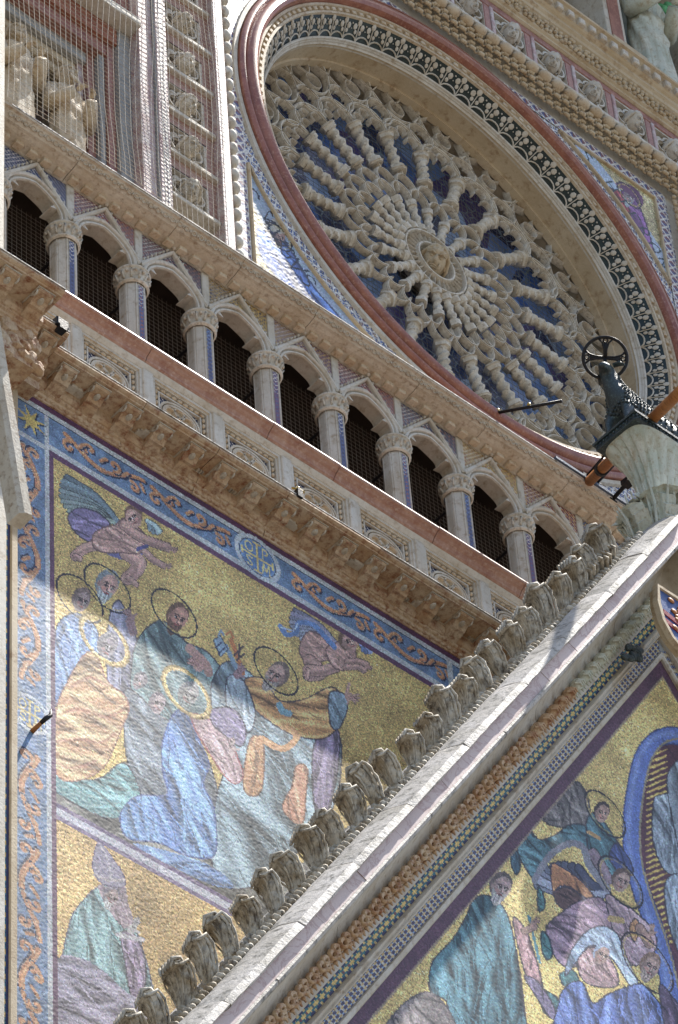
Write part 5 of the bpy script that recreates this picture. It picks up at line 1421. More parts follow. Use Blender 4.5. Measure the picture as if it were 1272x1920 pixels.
def strip(name, s0, s1, y, kind, mirrored=False):
    if not mirrored:
        o = gpt(-9.5, s0, y); tess(name, o, (GC,0,GS), (-GS,0,GC), 9.5+tend(s1), S_(s1)-S_(s0), .0115, inl(kind), gab, jit=.0006, mask=lambda S, T: S < 9.5+(S_(s0)+T)*GS/GC)
    else:
        o = gpt(0+tend(s0), s0, y, 1); tess(name, o, (GC,0,-GS), (GS,0,GC), 1.6, S_(s1)-S_(s0), .0115, inl(kind), gab, jit=.0006)
rake('strip_bed', [(.07,-1.56),(.07,-1.612),(.19,-1.612),(.19,-1.56)], 'grey'); rake('strip_bed', [(.285,-1.56),(.285,-1.632),(.40,-1.632),(.40,-1.56)], 'grey')
strip('inlay_strip', .07, .19, -1.6165, 1); strip('inlay_strip', .285, .40, -1.6365, 0)
strip('inlay_strip', .07, .19, -1.6165, 1, True); strip('inlay_strip', .285, .40, -1.6365, 0, True)
# carved row under the cove: round buds near the top, curling leaves lower down, with small drops
Mg = Matrix(((GC,0,-GS),(0,1,0),(GS,0,GC)))
n = 50; Mg_ = Mg; Mg = Mg @ Matrix.Scale(.78, 3)
for k in range(n):
    t = .50-.218*k; c = Vector(gpt(t, .525, -1.765)); b = MB()
    if k < 18:
        b.ell(c, (.125,.075,.066), 12, 9, M=Mg, disp=lambda d: 1+.07*math.sin(d.x*9+d.z*5))
        for q in range(3): b.tube([c+Mg@Vector((-.10+.05*q,-.05,.04)), c+Mg@Vector((-.06+.05*q,-.085,.0)), c+Mg@Vector((-.03+.05*q,-.06,-.045))], .012, 5)
    else:
        for (ox, oz, r) in ((-.06,.0,.055),(.05,.02,.045),(.0,-.035,.035)):
            cc = c+Mg@Vector((ox,-.015,oz))
            b.tube([cc+Mg@Vector((r*1.5*math.cos(a)*(1-a/11), -.01-.012*a/2, r*math.sin(a)*(1-a/11))) for a in [i_*.75 for i_ in range(9)]], [.026,.026,.024,.022,.02,.018,.015,.012,.008], 6)
        b.ell(c+Mg@Vector((0,.03,0)), (.14,.05,.05), 8, 6, M=Mg)
    for q in range(3):
        d0 = c+Mg@Vector((-.10+.10*q, .03, -.065)); b.ell(d0, (.028,.03,.022), 6, 5, M=Mg); b.tube([d0, d0+Mg@Vector((-.01,-.0,-.05))], [.016,.006], 5)
    smooth_by_angle(b.build('carved_bud' if k < 18 else 'curled_leaf', M['patina'] if k < 12 else M['orange'], gab), 60)
Mg = Mg_
# leaf band along the top edge
b = MB(); t = .55; lr = random.Random(8)
while t > -11:
    for (s, y) in ((1.185,-2.02),(1.215,-1.90)):
        c = Vector(gpt(t+lr.uniform(-.015,.015), s, y)); b.ell(c, (.042,.05,.030), 7, 5, M=Mg@Matrix.Rotation(lr.uniform(.2,.9), 3, 'Y'), disp=lambda d: 1+.2*math.sin(9*d.x))
    t -= .075
b.build('leaf_band', M['crocket'], gab, True)['kind'] = 'stuff'
# crockets
def crocket(seed):
    lr = random.Random(seed); b = MB(); N = 22; n = 22
    path = [Vector((0,0,-.02)), Vector((-.02,-.005,.10)), Vector((-.055,-.015,.22)), Vector((-.11,-.03,.33)), Vector((-.185,-.05,.395)), Vector((-.25,-.07,.375)), Vector((-.275,-.08,.32))]
    wy = [.055,.085,.125,.155,.15,.105,.05]; wt = [.05,.055,.06,.062,.06,.052,.03]
    vs = []
    for i in range(N+1):
        u = i/N*(len(path)-1); k = min(int(u), len(path)-2); f = u-k; f = f*f*(3-2*f)*.5+f*.5
        P = path[k].lerp(path[k+1], f); T = (path[min(k+1,6)]-path[max(k-0,0)]).normalized()
        a = Vector((0,1,0)); c = T.cross(a).normalized(); w = wy[k]*(1-f)+wy[k+1]*f; h = wt[k]*(1-f)+wt[k+1]*f
        for j in range(n):
            th = 2*math.pi*j/n; cy, cx = math.cos(th), math.sin(th)
            rid = 1+.09*math.cos(7*th+1.5)*min(1, i/6)+.05*math.sin(i*1.9+3*th)
            lob = 1+.16*abs(math.sin(i*.85))*abs(cy)**2*(i > 4)
            vs.append(P+a*(w*cy*lob*rid)+c*(h*cx*rid*(1.0 if cx > 0 else .75)) + Vector((lr.uniform(-.004,.004),)*3))
    fs = [(i*n+j, i*n+(j+1)%n, (i+1)*n+(j+1)%n, (i+1)*n+j) for i in range(N) for j in range(n)]+[tuple(range(n-1,-1,-1)), tuple(range(N*n, N*n+n))]
    b.add(vs, fs)
    # leaf edge: ridges following the outline, knobs over the top, deep groove lines on the underside
    for sd in (-1, 1):
        for (off, bk, rr) in ((.80,.030,.024),(1.0,.058,.021),(1.14,.09,.017)):
            pp = []; rd = []
            for q in range(13):
                u = (.5+4.9*q/12); k = min(int(u), 5); f = u-k; P = path[k].lerp(path[k+1], f); w = wy[k]*(1-f)+wy[k+1]*f; T = (path[k+1]-path[k]).normalized(); cN = T.cross(Vector((0,1,0))).normalized()
                pp.append(P+Vector((0, sd*w*off, 0))+cN*(bk*(1 if cN.x > 0 else -1))*(1.0 if k < 4 else .4)+Vector((lr.uniform(-.007,.007),)*3)); rd.append(rr*(.6+.7*abs(math.sin(q*1.35+off*5))))
            b.tube(pp, rd, 6)
    for q in range(5):
        y = -.11+.055*q; b.tube([path[3]+Vector((.06,y,.03)), path[4]+Vector((.0,y*1.1,.075)), path[5]+Vector((-.035,y,.035)), path[6]+Vector((-.02,y*.8,-.02))], [.016,.028+.01*(q%2),.026,.012], 6)
    for q in range(4):
        y = -.06+.04*q; b.tube([path[0]+Vector((-.045,y,.05)), path[2]+Vector((-.055,y*1.8,-.01)), path[3]+Vector((-.05,y*2.3,-.05)), path[4]+Vector((-.02,y*2.3,-.075))], [.008,.011,.012,.006], 5)
    s_ = lr.uniform(.62, .80)
    b.xf(Matrix.Rotation(math.radians(lr.uniform(-12,12)), 4, 'Y') @ Matrix.Rotation(math.radians(-18+lr.uniform(-22,22)), 4, 'Z') @ Matrix.Scale(s_, 4))
    o = smooth_by_angle(b.build('crocket', M['crocket'], gab), 70); return o
protos = [crocket(q) for q in range(7)]
k = 0; t = -.12+.0
while t > -11:
    o = protos[k] if k < 7 else protos[random.Random(k).randrange(7)].copy()
    if k >= 7: C.objects.link(o); o.parent = gab
    o.location = Vector(gpt(t, 1.19, -1.90)); o.rotation_euler = (0, 0, math.radians(random.Random(k).uniform(-16, 16))); o.scale = (1, random.Random(k*3).uniform(.86, 1.08), random.Random(k*5).uniform(.85, 1.15))
    t -= .427; k += 1
# ---- picture mosaic inside the gable
def gable_mosaic(S, T, P):
    global GAIN, SAT
    GAIN = 1.0; SAT = .74
    pt = Painter(P, (212,188,124), 8); R_, F_ = pt.robe, pt.face
    X, Z = P[:,0]-RX, P[:,2]-OZ
    TE = (66,116,128); PK = (146,118,138); SK = (178,140,124)
    R_([(1078,1464),(1098,1484),(1108,1530),(1092,1560),(1058,1552),(1030,1546),(1006,1522),(1020,1494),(1050,1478)], (112,106,104), 12, 60, .3, (60,56,60), 41, .8)
    R_([(1186,1600),(1200,1450),(1220,1406),(1252,1388),(1300,1392),(1300,1960),(1262,1840),(1238,1760),(1212,1690)], (92,46,62), 2, 80, .1, None, 42)
    for k in range(34):     # gold rays
        z = 1410+k*11; pt.stroke([(1212+max(0,(z-1640))*.22, z), (1252+max(0,(z-1640))*.22, z-16)], 4.5, (196,170,100), taper=True, gold=.8)
    R_([(1226,1502),(1240,1490),(1262,1492),(1280,1540),(1284,1620),(1262,1640),(1240,1622),(1224,1570)], (142,160,176), 10, 80, .22, seed=43)
    R_([(1246,1668),(1262,1640),(1300,1650),(1320,1760),(1280,1790),(1256,1740)], (142,160,180), 8, 80, .22, seed=44)
    R_([(1252,1452),(1300,1440),(1320,1700),(1290,1640),(1266,1560)], (150,168,184), 8, 75, .2, seed=45)
    blu = [(1296,1390),(1262,1379),(1230,1388),(1205,1422),(1190,1490),(1184,1560),(1190,1622),(1206,1680),(1228,1740),(1246,1800),(1260,1860),(1290,1950)]
    pt.stroke(blu, 34, (40,58,120), smooth=True); pt.stroke(blu, 29, (78,112,196), smooth=True); pt.stroke([(a-5, b_-3) for a, b_ in blu], 10, (130,160,226), .6, True, smooth=True)
    pt.stroke([(a+16, b_+5) for a, b_ in blu[1:]], 4, (150,140,110), smooth=True)
    R_([(975,1562),(992,1556),(1012,1574),(1040,1566),(1070,1546),(1102,1552),(1108,1596),(1082,1584),(1050,1592),(1022,1622),(1004,1650),(980,1618),(970,1590)], TE, 12, 35, .28, seed=46)
    R_([(960,1592),(972,1600),(976,1626),(968,1640),(958,1618)], (50,92,112), 3, 80, .25, (30,50,60), seed=47)
    R_([(1102,1532),(1116,1524),(1132,1540),(1150,1566),(1168,1592),(1184,1624),(1160,1640),(1128,1640),(1106,1606),(1100,1562)], TE, 10, 55, .28, seed=48)
    R_([(1142,1606),(1154,1580),(1166,1590),(1184,1618),(1186,1640),(1160,1634)], (56,76,138), 5, 60, .28, seed=49)
    pt.stroke([(1104,1560),(1124,1572)], 7, (190,150,80)); pt.limb([(1112,1600),(1130,1628),(1140,1650)], 18, (140,120,134))
    F_((1128,1524), 17, 18, (172,136,120), (62,50,50), None, 1); pt.halo((1135,1526), .24)
    # angel with dark wing and orange lining
    pt.wing((1138,1676), (1010,1650), 15, (126,134,154), (56,64,92), 10, 1)
    pt.stroke([(1003,1650),(1030,1606),(1068,1582),(1094,1590),(1106,1624),(1140,1668)], 13, (130,132,146), smooth=True)
    R_([(1034,1622),(1056,1628),(1090,1652),(1120,1690),(1096,1682),(1066,1662),(1046,1664),(1038,1680)], (184,122,66), 6, 40, .28, (60,50,70), 50)
    R_([(1040,1672),(1064,1664),(1092,1684),(1066,1706),(1046,1696)], (94,66,62), 5, 40, .3, seed=51)
    R_([(1024,1740),(1052,1712),(1086,1690),(1122,1682),(1140,1700),(1150,1740),(1160,1780),(1120,1800),(1080,1812),(1056,1810),(1034,1782)], PK, 16, 30, .22, seed=52)
    R_([(1136,1678),(1166,1690),(1196,1714),(1222,1740),(1232,1770),(1216,1800),(1186,1810),(1160,1780),(1146,1730)], (176,146,156), 12, 55, .2, seed=53)
    pt.stroke([(1145,1722),(1166,1726)], 12, (200,170,96)); R_([(1180,1740),(1192,1722),(1200,1740),(1190,1766)], (196,140,80), 3, 80, .2, seed=54)
    F_((1164,1652), 20, 24, (178,146,134), (98,76,66), None, 1); pt.halo((1164,1654), .26)
    pt.limb([(1200,1740),(1218,1770)], 16, SK); pt.hand((1222,1748), (.1,-1), 12, SK, .2)
    # scattered leaves hanging from branches on the gold
    for c in ([(1010,1662),(1020,1680),(1022,1700),(1012,1710),(1008,1690)], [(1016,1746),(1030,1760),(1036,1790),(1026,1800),(1016,1780)], [(1050,1826),(1076,1820),(1086,1846),(1060,1850)], [(1020,1858),(1044,1870),(1050,1890),(1028,1904),(1016,1886)]):
        R_(c, (62,118,122), 3, 60, .25, (36,50,60), seed=55)
    # green robed elder on the left
    R_([(888,1688),(906,1678),(930,1686),(950,1712),(964,1760),(976,1830),(984,1900),(992,1990),(846,1990),(842,1920),(836,1876),(808,1862),(806,1824),(816,1796),(848,1762),(868,1730),(880,1704)], TE, 30, 80, .28, seed=56)
    R_([(962,1722),(984,1740),(1000,1780),(1014,1830),(1016,1856),(996,1850),(978,1800)], (166,124,126), 8, 80, .26, seed=57)
    pt.stroke([(992,1718),(1012,1804)], 5, (80,150,166)); pt.limb([(984,1745),(1002,1738)], 12, SK); pt.hand((1000,1732), (.6,-.5), 11, SK, .3)
    R_([(984,1830),(1010,1842),(1040,1890),(1034,1910),(1000,1860)], (130,116,150), 5, 65, .26, seed=58)
    F_((938,1664), 24, 25, (178,150,144), (98,86,82), (162,160,160), 1)
    # woman with pale veil, blue mantle
    R_([(1060,1830),(1068,1790),(1096,1750),(1130,1736),(1158,1752),(1176,1796),(1198,1846),(1184,1852),(1150,1800),(1110,1772),(1084,1800)], (142,166,196), 12, 50, .22, seed=59)
    R_([(1084,1800),(1110,1776),(1146,1800),(1160,1846),(1120,1850),(1092,1836)], (176,140,142), 8, 50, .24, seed=60)
    F_((1128,1790), 18, 30, (180,146,134), (146,166,196), None, 1)
    R_([(1048,1880),(1066,1846),(1092,1842),(1112,1880),(1140,1864),(1176,1850),(1206,1846),(1236,1880),(1262,1920),(1270,1990),(1046,1990)], (84,112,190), 22, 75, .26, seed=61)
    F_((1218,1812), 22, 28, (176,144,130), (140,110,88), (150,132,120), 1); pt.halo((1214,1806), .30, 'ring', (60,50,50))
    R_([(1236,1850),(1262,1870),(1290,1920),(1290,1990),(1256,1960)], (104,84,112), 6, 70, .26, seed=62)
    R_([(790,1862),(820,1868),(850,1910),(870,1990),(700,1990),(740,1900)], (136,124,122), 14, 60, .24, (80,76,84), 63, .7)
    # purple border along both rakes
    s = -(X*(-1))*GS+0 
    sL = -X*GS+Z*GC; sR = X*GS+Z*GC
    i = np.nonzero(np.maximum(sL, sR) > -.115)[0]; pt.blend(i, (92,54,78), 1.0)
    i = np.nonzero(np.abs(np.maximum(sL, sR)+.118) < .010)[0]; pt.blend(i, (150,130,110), .8)
    return pt.finish()
gm = thing('mosaic_panel', 'gold gable mosaic with blue mandorla, white robed figure, angels and a green robed elder', 'mosaic')
def gmask(S, T):
    X = 15.9+S-RX; Z = 19.6+T-OZ; return (-X*GS+Z*GC < .004) & (X*GS+Z*GC < .004)
tess('picture', (15.9, -1.60, 19.6), (1,0,0), (0,0,1), 7.6, 7.75, .0130, gable_mosaic, gm, jit=.0007, mask=gmask)
put(gm, (21, -1.6, 20)); put(gab, (RX, -1.6, 18))
# ------------------------------------------------------------------ finial capital with the bronze lamb
LY = -1.97; AZ = 29.89
cap = thing('finial_capital', 'weathered marble leaf capital with fluted bell and dark bronze slab on the gable tip', 'capital')
b = MB(); b.bbox(RX-.51, RX+.51, LY-.22, LY+.32, AZ-.10, AZ-.015, .02); b.box(RX-.53, RX+.53, LY-.24, LY+.34, AZ-.03, AZ)
i = 0; x = RX-.50
while x < RX+.5: b.ell((x, LY-.225, AZ-.055), (.012,.012,.018), 6, 4); x += .045
y = LY-.2
while y < LY+.3: b.ell((RX-.515, y, AZ-.055), (.012,.012,.018), 6, 4); y += .045
b.build('bronze_slab', M['bronze'], cap)
def sq(th, p=4.0): return 1/((abs(math.cos(th))**p+abs(math.sin(th))**p)**(1/p))
b = MB(); n = 72; rows = [(29.79,.475,1),(29.74,.455,1),(29.68,.40,1),(29.58,.345,.8),(29.45,.30,.6),(29.3,.265,.4),(29.15,.24,.2),(28.95,.23,0),(28.7,.24,0),(28.5,.26,0)]
vs = []
for z, r, q in rows:
    for j in range(n):
        th = 2*math.pi*j/n; k = (1-q)+q*sq(th); fl = 1-.085*(max(0, math.cos(18*th))**.7)*(29.1 < z < 29.77)
        ry = .62 if False else 1.0
        vs.append((RX+r*k*fl*math.cos(th), LY+.05+r*k*fl*math.sin(th)*.62, z))
b.add(vs, [(i*n+j, (i+1)*n+j, (i+1)*n+(j+1)%n, i*n+(j+1)%n) for i in range(len(rows)-1) for j in range(n)])
smooth_by_angle(b.build('fluted_bell', M['patina'], cap), 50)
def leaf(base, out, H, W, lift, seed=0):
    """acanthus leaf growing up from base and curling outwards along out"""
    out = Vector(out).normalized(); sd = out.cross(Vector((0,0,1))); lr = random.Random(seed); b = MB(); N = 16; m_ = 9; vs = []
    for lay in (0, 1):
        for i in range(N+1):
            u = i/N; cu = out*(lift*u**2.2*1.0)+Vector((0,0,H*(u-.55*max(0,u-.72)**1.2*2.2)))
            if u > .8: cu += Vector((0,0,-(u-.8)**1.5*H*1.2))
            w = W*(.55+.75*math.sin(math.pi*min(1,u*.85+.1)))*(1-max(0,u-.85)*4.2)
            for j in range(m_):
                v = j/(m_-1)*2-1; lob = 1+.13*math.sin(i*2.1)*abs(v)
                p = Vector(base)+cu+sd*(v*w*lob)+out*(-.10*W*v*v*3+.035*math.cos(v*9)-.04*lay)
                vs.append(p)
    K = (N+1)*m_
    fs = []
    for i in range(N):
        for j in range(m_-1):
            a = i*m_+j; fs.append((a, a+1, a+m_+1, a+m_)); fs.append((K+a, K+a+m_, K+a+m_+1, K+a+1))
        fs.append((i*m_, (i+1)*m_, K+(i+1)*m_, K+i*m_)); fs.append((i*m_+m_-1, K+i*m_+m_-1, K+(i+1)*m_+m_-1, (i+1)*m_+m_-1))
    for j in range(m_-1): fs.append((j, K+j, K+j+1, j+1)); fs.append((N*m_+j, N*m_+j+1, K+N*m_+j+1, K+N*m_+j))
    b.add(vs, fs)
    for q in range(5):
        v = -0.7+.35*q; b.tube([Vector(base)+sd*(v*W*.5)+out*.03, Vector(base)+sd*(v*W*.9)+out*(lift*.22+.05)+Vector((0,0,H*.5)), Vector(base)+sd*(v*W*1.0)+out*(lift*.6+.05)+Vector((0,0,H*.85))], [.012,.015,.008], 6)
    return b
for k, (bx, by, ox, oy, H, W, li) in enumerate(((-.20,0,-1,-.15,.66,.20,.20),(-.02,-.15,-.25,-1,.70,.22,.24),(.22,-.12,.6,-.8,.62,.22,.30),(-.20,.18,-.7,.7,.55,.2,.2),(.28,.05,1,.1,.62,.2,.25))):
    smooth_by_angle(leaf((RX+bx, LY+.05+by, 28.55), (ox, oy, 0), H, W, li, k).build('acanthus_leaf', M['patina'], cap), 50)
b = MB(); lr = random.Random(2)
for k in range(46):
    u = lr.random(); t = -.05-.75*u; c = Vector(gpt(t, 1.22+lr.uniform(-.02,.05), lr.uniform(-2.05,-1.75))); b.tube([c, c+Vector((-.04,-.05,.05)), c+Vector((-.10,-.06,.03))], [.022,.02,.008], 5)
b.build('root_leaves', M['crocket'], cap, True)
put(cap, (RX, LY, 28.5))
# the lamb: one skinned body
def skin_body(name, verts, edges, radii, mat, parent, sub=2):
    me = bpy.data.meshes.new(name); me.from_pydata(verts, edges, []); o = bpy.data.objects.new(name, me); C.objects.link(o)
    md = o.modifiers.new('skin', 'SKIN'); md.use_smooth_shade = True
    for i, r in enumerate(radii): me.skin_vertices[0].data[i].radius = r if hasattr(r, '__len__') else (r, r)
    me.skin_vertices[0].data[0].use_root = True
    sb = o.modifiers.new('sub', 'SUBSURF'); sb.levels = sub; sb.render_levels = sub
    dg = bpy.context.evaluated_depsgraph_get(); nm = bpy.data.meshes.new_from_object(o.evaluated_get(dg)); bpy.data.objects.remove(o)
    nm.name = name; nm.materials.clear(); nm.materials.append(mat); nm.shade_smooth()
    q = bpy.data.objects.new(name, nm); C.objects.link(q); q.parent = parent; return q
lamb = thing('lamb_statue', 'dark bronze lamb with a cross ring halo standing on the capital at the gable tip', 'statue')
V_ = []; E_ = []; R_s = []
def vv(x, y, z, r, par=None):
    V_.append((RX+x, LY+y, AZ+z)); R_s.append(r); k = len(V_)-1
    if par is not None: E_.append((par, k))
    return k
hip = vv(.38,.05,.40,(.15,.16)); mid_ = vv(.10,.05,.40,(.155,.165),hip); ch = vv(-.30,.05,.41,(.14,.165),mid_); nk = vv(-.43,.04,.55,(.115,.125),ch); n2 = vv(-.49,.03,.68,(.085,.09),nk)
hd_ = vv(-.54,.02,.785,(.088,.085),n2); mz = vv(-.62,-.02,.755,(.058,.052),hd_); nz_ = vv(-.685,-.05,.705,(.040,.034),mz)
rp = vv(.52,.05,.38,(.11,.13),hip); tl = vv(.60,.05,.32,(.045,.045),rp); tl2 = vv(.63,.05,.20,(.035,.035),tl)
for sy in (-.07,.17):
    a = vv(-.42,sy,.25,.060,ch); c = vv(-.46,sy,.15,.034,a); d = vv(-.462,sy,.035,.026,c); e = vv(-.495,sy-.01,.014,.030,d)
    a = vv(.42,sy,.26,.080,hip); c = vv(.47,sy,.16,.040,a); d = vv(.44,sy,.04,.030,c); e = vv(.405,sy,.014,.030,d)
body = skin_body('body', V_, E_, R_s, M['bronze'], lamb)
# fleece: rows of small curls over the back, flanks and neck
b = MB(); lr = random.Random(4); me = body.data; ctr = []
for pl in me.polygons:
    c = pl.center; n_ = pl.normal
    if c.z > AZ+.27 and c.x > RX-.46 and c.x < RX+.56: ctr.append((c.copy(), n_.copy()))
last = []
lr.shuffle(ctr)
for c, n_ in ctr:
    if all((c-q).length > .028 for q in last):
        last.append(c)
        if len(last) > 1100: break
for c, n_ in ctr:
    if c in last: b.ell(c+n_*.004, (.017,.017,.016), 6, 4)
fc = b.build('fleece', M['bronze'], lamb, True); fc['kind'] = 'stuff'
for s_ in (-1, 1):
    b = MB(); hp = Vector((RX-.51, LY+.02+s_*.07, AZ+.82)); b.tube([hp, hp+Vector((.03,s_*.06,.0)), hp+Vector((.05,s_*.10,-.04))], [.028,.034,.012], 8, flat=.6); b.build('ear', M['bronze'], body, True)
    b = MB(); b.ell((RX-.58, LY+.005+s_*.048, AZ+.785), (.012,.010,.012), 8, 6); b.build('eye', M['bronze'], body, True)
# halo ring with flaring cross arms
HC = bp(1135, 671, LY-.02); _n = Vector((-.58,-.62,-.52)).normalized(); _e = _n.cross(Vector((0,0,1))).normalized(); _f = _e.cross(_n).normalized(); HRr = .212
b = MB(); b.tube([HC+_e*HRr*math.cos(t)+_f*HRr*math.sin(t) for t in [2*math.pi*i/48 for i in range(48)]], .017, 8, True)
for k in range(4):
    a = math.radians(96)+k*math.pi/2; d = (_e*math.cos(a)+_f*math.sin(a))*.57; e = (-_e*math.sin(a)+_f*math.cos(a))*.62
    for sg in (-1, 1):
        b.tube([HC+d*.02+e*sg*.012, HC+d*.16+e*sg*.020, HC+d*.27+e*sg*.050, HC+d*.345+e*sg*.115], [.011,.011,.010,.011], 6)
    b.prism([HC+e*.012, HC+d*.16+e*.02, HC+d*.26+e*.045, HC+d*.26-e*.045, HC+d*.16-e*.02, HC-e*.012], -_n*.006, _n*.006)
    b.tube([HC+d*.31+_e*.022*math.cos(t)+_f*.022*math.sin(t) for t in [2*math.pi*i/10 for i in range(10)]], .008, 5, True)
b.build('halo', M['iron'], lamb, True)
put(lamb, (RX, LY, AZ))
# wooden pole and iron braces that hold the group to the front wall
pole = thing('wooden_pole', 'round orange brown wooden pole running from the rose sill past the lamb', 'pole')
b = MB(); p0 = bp(1106, 902, -.15); p1 = bp(1262, 748, -2.75); b.tube([p0, p0.lerp(p1,.5), p1, p1+(p1-p0)*.1], .055, 16); b.build('shaft', M['wood'], pole, True)
b = MB(); q = p0.lerp(p1, .16); d = (p1-p0).normalized(); b.tube([q-d*.04, q+d*.04], .075, 12)
b.build('iron_collar', M['iron'], pole)
put(pole, p0)
for (a, c, r, lab, ln) in (((1100,893),(1156,828),.014,'thin black iron rod slanting up from the gallery cornice left of the wooden pole',1), ((1120,902),(1166,852),.03,'thick black iron brace just right of the wooden pole',1), ((1150,935),(1178,904),.024,'short black iron brace behind the leaf capital',1)):
    t = thing('iron_brace', lab, 'brace', 'iron braces beside the wooden pole'); p0 = bp(a[0], a[1], -.12); x1, z1 = p0.x, p0.z
    p1 = bp(c[0], c[1], -.12-((c[0]-a[0])**2+(c[1]-a[1])**2)**.5/158)
    b = MB(); b.tube([p0, p1, p1+(p1-p0)*.25], r, 8); b.build('rod', M['iron'], t, True)
    b = MB(); b.box(p0.x-.05, p0.x+.05, -.13, -.02, p0.z-.03, p0.z+.03)
    if r > .02:
        q = p0.lerp(p1, .96); b.box(q.x-.05, q.x+.05, q.y-.05, q.y+.05, q.z-.03, q.z+.03)
    b.build('bracket', M['iron'], t); put(t, p0)
# painted shield under the tip of the gable
sh = thing('painted_shield', 'curved cream rimmed shield with blue field, red bars and orange leaves under the gable tip', 'shield')
sx, sz = bp(1262, 1150, -2.25).x+.10, bp(1262, 1150, -2.25).z
def shp(k): return [(sx+k*x*.72, 0, sz+k*z*.72) for x, z in ((-.30,.42),(.30,.42),(.34,.10),(.30,-.20),(.18,-.42),(0,-.56),(-.18,-.42),(-.30,-.20),(-.34,.10))]
b = MB(); b.prism(shp(1.0), (0,-2.20,0), (0,-2.12,0)); b.sweep([Vector(p)+Vector((0,-2.2,0)) for p in shp(1.0)], [(-.03,.02),(-.02,-.035),(.02,-.035),(.03,.02)], True); b.build('rim', M['ochre'], sh)
mb = stone('blue_enamel', srgb(74,98,150), srgb(58,80,128), None, 5, rough=.4)
b = MB(); b.prism(shp(.93), (0,-2.215,0), (0,-2.19,0)); b.build('blue_field', mb, sh)
mr = stone('red_enamel', srgb(150,44,52), srgb(128,36,44), None, 5, rough=.4)
for (z0, z1) in ((-.09,-.03),(-.20,-.14)):
    b = MB(); b.prism([(sx-.19,0,sz+z0+.05),(sx+.18,0,sz+z0-.02),(sx+.18,0,sz+z1-.02),(sx-.19,0,sz+z1+.05)], (0,-2.225,0), (0,-2.21,0)); b.build('red_bar', mr, sh)
b = MB(); lr = random.Random(1)
for k in range(9): b.ell((sx-.08+.16*lr.random(), -2.222, sz+.22-.045*k), (.045,.012,.03), 7, 5)
b.build('orange_leaves', M['wood'], sh, True); put(sh, (sx, -2.2, sz))
b = MB(); lr = random.Random(6)
for k in range(14):
    c = bp(1168+lr.random()*40, 1214+lr.random()*22, -1.85); b.ell(c, (.06,.03,.035), 7, 5, M=Matrix.Rotation(lr.uniform(0,3), 3, 'Y'))
bx = b.build('bronze_foliage', M['bronze'], None, True); tag(bx, 'small clump of dark bronze leaves below the shield at the gable tip', 'ornament')
# small clutter
fl = thing('floodlight', 'small black floodlight clamped on the left end of the bracket cornice', 'floodlight', 'black floodlights on the cornice')
p = bp(116, 617, -.60); b = MB(); b.box(p.x-.04, p.x+.04, p.y-.03, p.y+.05, p.z-.02, p.z+.03); b.build('clamp', M['iron'], fl)
b = MB(); b.bbox(p.x-.06, p.x+.07, p.y-.02, p.y+.10, p.z+.03, p.z+.13, .01); b.build('housing', M['iron'], fl); put(fl, p)
p = bp(560, 926, -.40); fo = thing('brass_fitting', 'tiny brass fitting on a black clip at the middle of the cornice edge', 'fitting')
b = MB(); b.tube([p+Vector((-.07,0,.03)), p+Vector((0,0,.07)), p+Vector((.06,-.02,.04))], .013, 6); b.ell(p+Vector((0,0,.07)), (.03,.025,.02), 8, 6); b.build('tap', M['brass'], fo, True)
b = MB(); b.box(p.x-.03, p.x+.03, p.y-.03, p.y+.03, p.z-.06, p.z+.04); b.build('clip', M['iron'], fo); put(fo, p)
p = bp(975, 1172, -.50); fd = thing('floodlight', 'flat black floodlight at the right end of the bracket cornice, by the crockets', 'floodlight', 'black floodlights on the cornice')
b = MB(); b.ell(p+Vector((.12,0,0)), (.17,.10,.045), 12, 8); b.build('housing', M['iron'], fd, True)
b = MB(); b.box(p.x-.10, p.x-.0, p.y-.03, p.y+.10, p.z-.05, p.z+.02); b.build('clamp', M['iron'], fd); put(fd, p)
rd = thing('lamp_rod', 'thin horizontal metal rod with two tiny bulbs in front of the rose', 'rod')
p0 = bp(932, 774, -.1); p1 = bp(1054, 752, -.75); b = MB(); b.tube([p0, p1], .017, 8); b.build('rod', M['iron'], rd, True)
for f in (.02, .5):
    b = MB(); q = p0.lerp(p1, f); b.ell(q+Vector((0,0,.035)), (.022,.022,.028), 8, 6); b.build('bulb', M['brass'], rd, True)
put(rd, p0)
hk = thing('iron_hook', 'curved black iron hook with wooden grip in the blue mosaic border', 'hook')
p = bp(60, 1372, 0.0); b = MB(); b.tube([p, p+Vector((.01,-.04,.02)), p+Vector((.02,-.09,.04))], [.022,.02,.018], 8); b.build('grip', M['wood'], hk, True)
q = p+Vector((.02,-.09,.04)); b = MB(); b.tube([q, q+Vector((.03,-.03,.05)), q+Vector((.07,-.04,.10)), q+Vector((.07,-.04,.17))], [.018,.022,.018,.006], 8); b.build('hook', M['iron'], hk, True); put(hk, p)
lp = thing('lead_flashing', 'dark blue lead sheet along the right end of the gallery cornice', 'flashing')
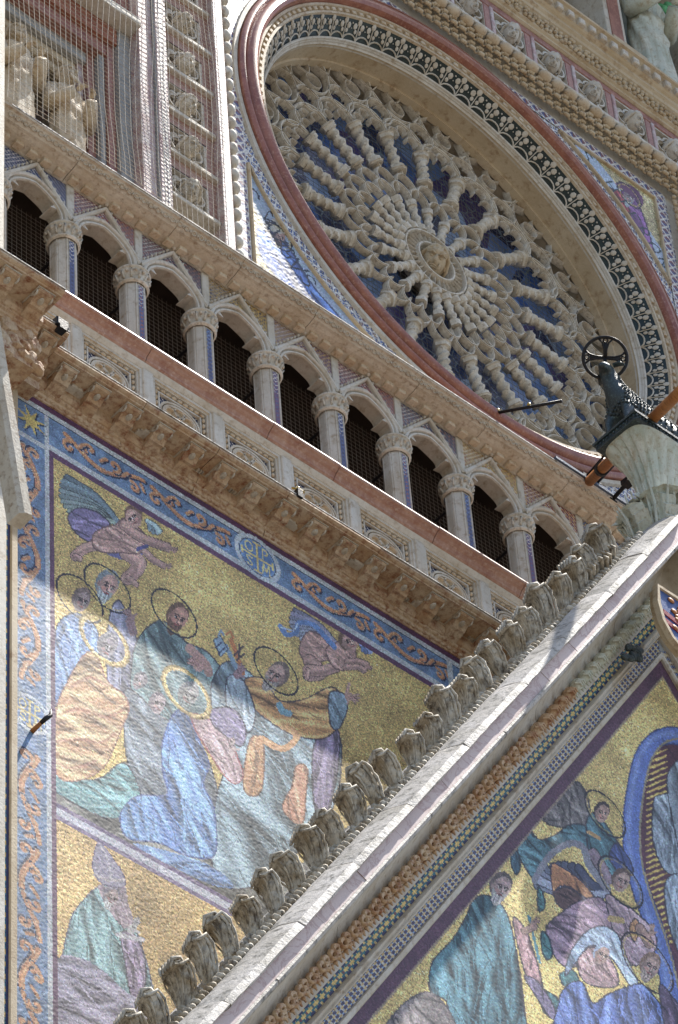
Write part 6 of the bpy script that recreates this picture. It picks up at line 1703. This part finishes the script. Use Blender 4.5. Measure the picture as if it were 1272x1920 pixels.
b = MB(); x0 = bp(1040, 848, -.14).x; b.box(x0, 26, -.155, .05, 31.864, 31.90); b.build('sheet', M['lead'], lp); put(lp, (x0, -.1, 31.87))
# the lower left pier: marble shaft, inlaid strip and the end of a small crocketed gable
lpz = thing('lower_pier', 'lower left pier edge in white marble with a yellow and blue inlaid strip', 'pier')
xa = mx0-.075; b = MB(); b.bbox(10, xa-.085, -.10, .4, 14, 27.7, .01); b.build('shaft', M['marble'], lpz)
def pst(S, T, P):
    u = T/.125; a = u-np.floor(u); col = np.tile(lin((60,120,130)), (len(S),1)); lr = np.random.default_rng(2)
    col[np.abs(a-.5) < .2] = lin((206,176,90)); col[(a < .12)] = lin((40,44,90)); col[S > .05] = lin((38,42,84)); col[S < .012] = lin((190,186,176))
    return col*np.exp(lr.normal(0,.16,len(S)))[:,None], np.zeros(len(S))
tess('inlay_strip', (xa-.08, -.03, 14.5), (1,0,0), (0,0,1), .08, 13.0, .0125, pst, lpz, jit=.0005)
b = MB(); b.box(xa-.085, xa, -.028, .03, 14, 27.9); b.build('bed', M['grey'], lpz)
b = MB(); b.bbox(14.40, 14.60, -.22, .3, 26.6, 28.3, .015); b.build('upper_shaft', M['cream'], lpz)
put(lpz, (14.5, 0, 14))
sg_ = thing('side_gable', 'lower end of a small steep crocketed gable on the left pier', 'gable')
p0 = bp(6, 745, -.6); p1 = bp(44, 976, -.6); d = (p1-p0).normalized(); b = MB()
b.sweep([p0-d*1.5, p0, p1], [(-.09,.10),(-.09,-.05),(-.05,-.08),(.02,-.09),(.045,-.06),(.05,.10)]); b.build('raking_bar', M['tan'], sg_)
b = MB(); nn = 22
for k in range(nn):
    q = p0-d*.4+(p1-p0+d*.4)*(k/(nn-1)*.97); o = Vector((-d.z, 0, d.x)); o = o if o.x > 0 else -o
    b.tube([q+o*.04, q+o*.075+Vector((0,-.02,.02)), q+o*.085+Vector((0,-.03,-.015))], [.024,.020,.008], 6)
b.build('small_crockets', M['orange'], sg_, True); put(sg_, p1)
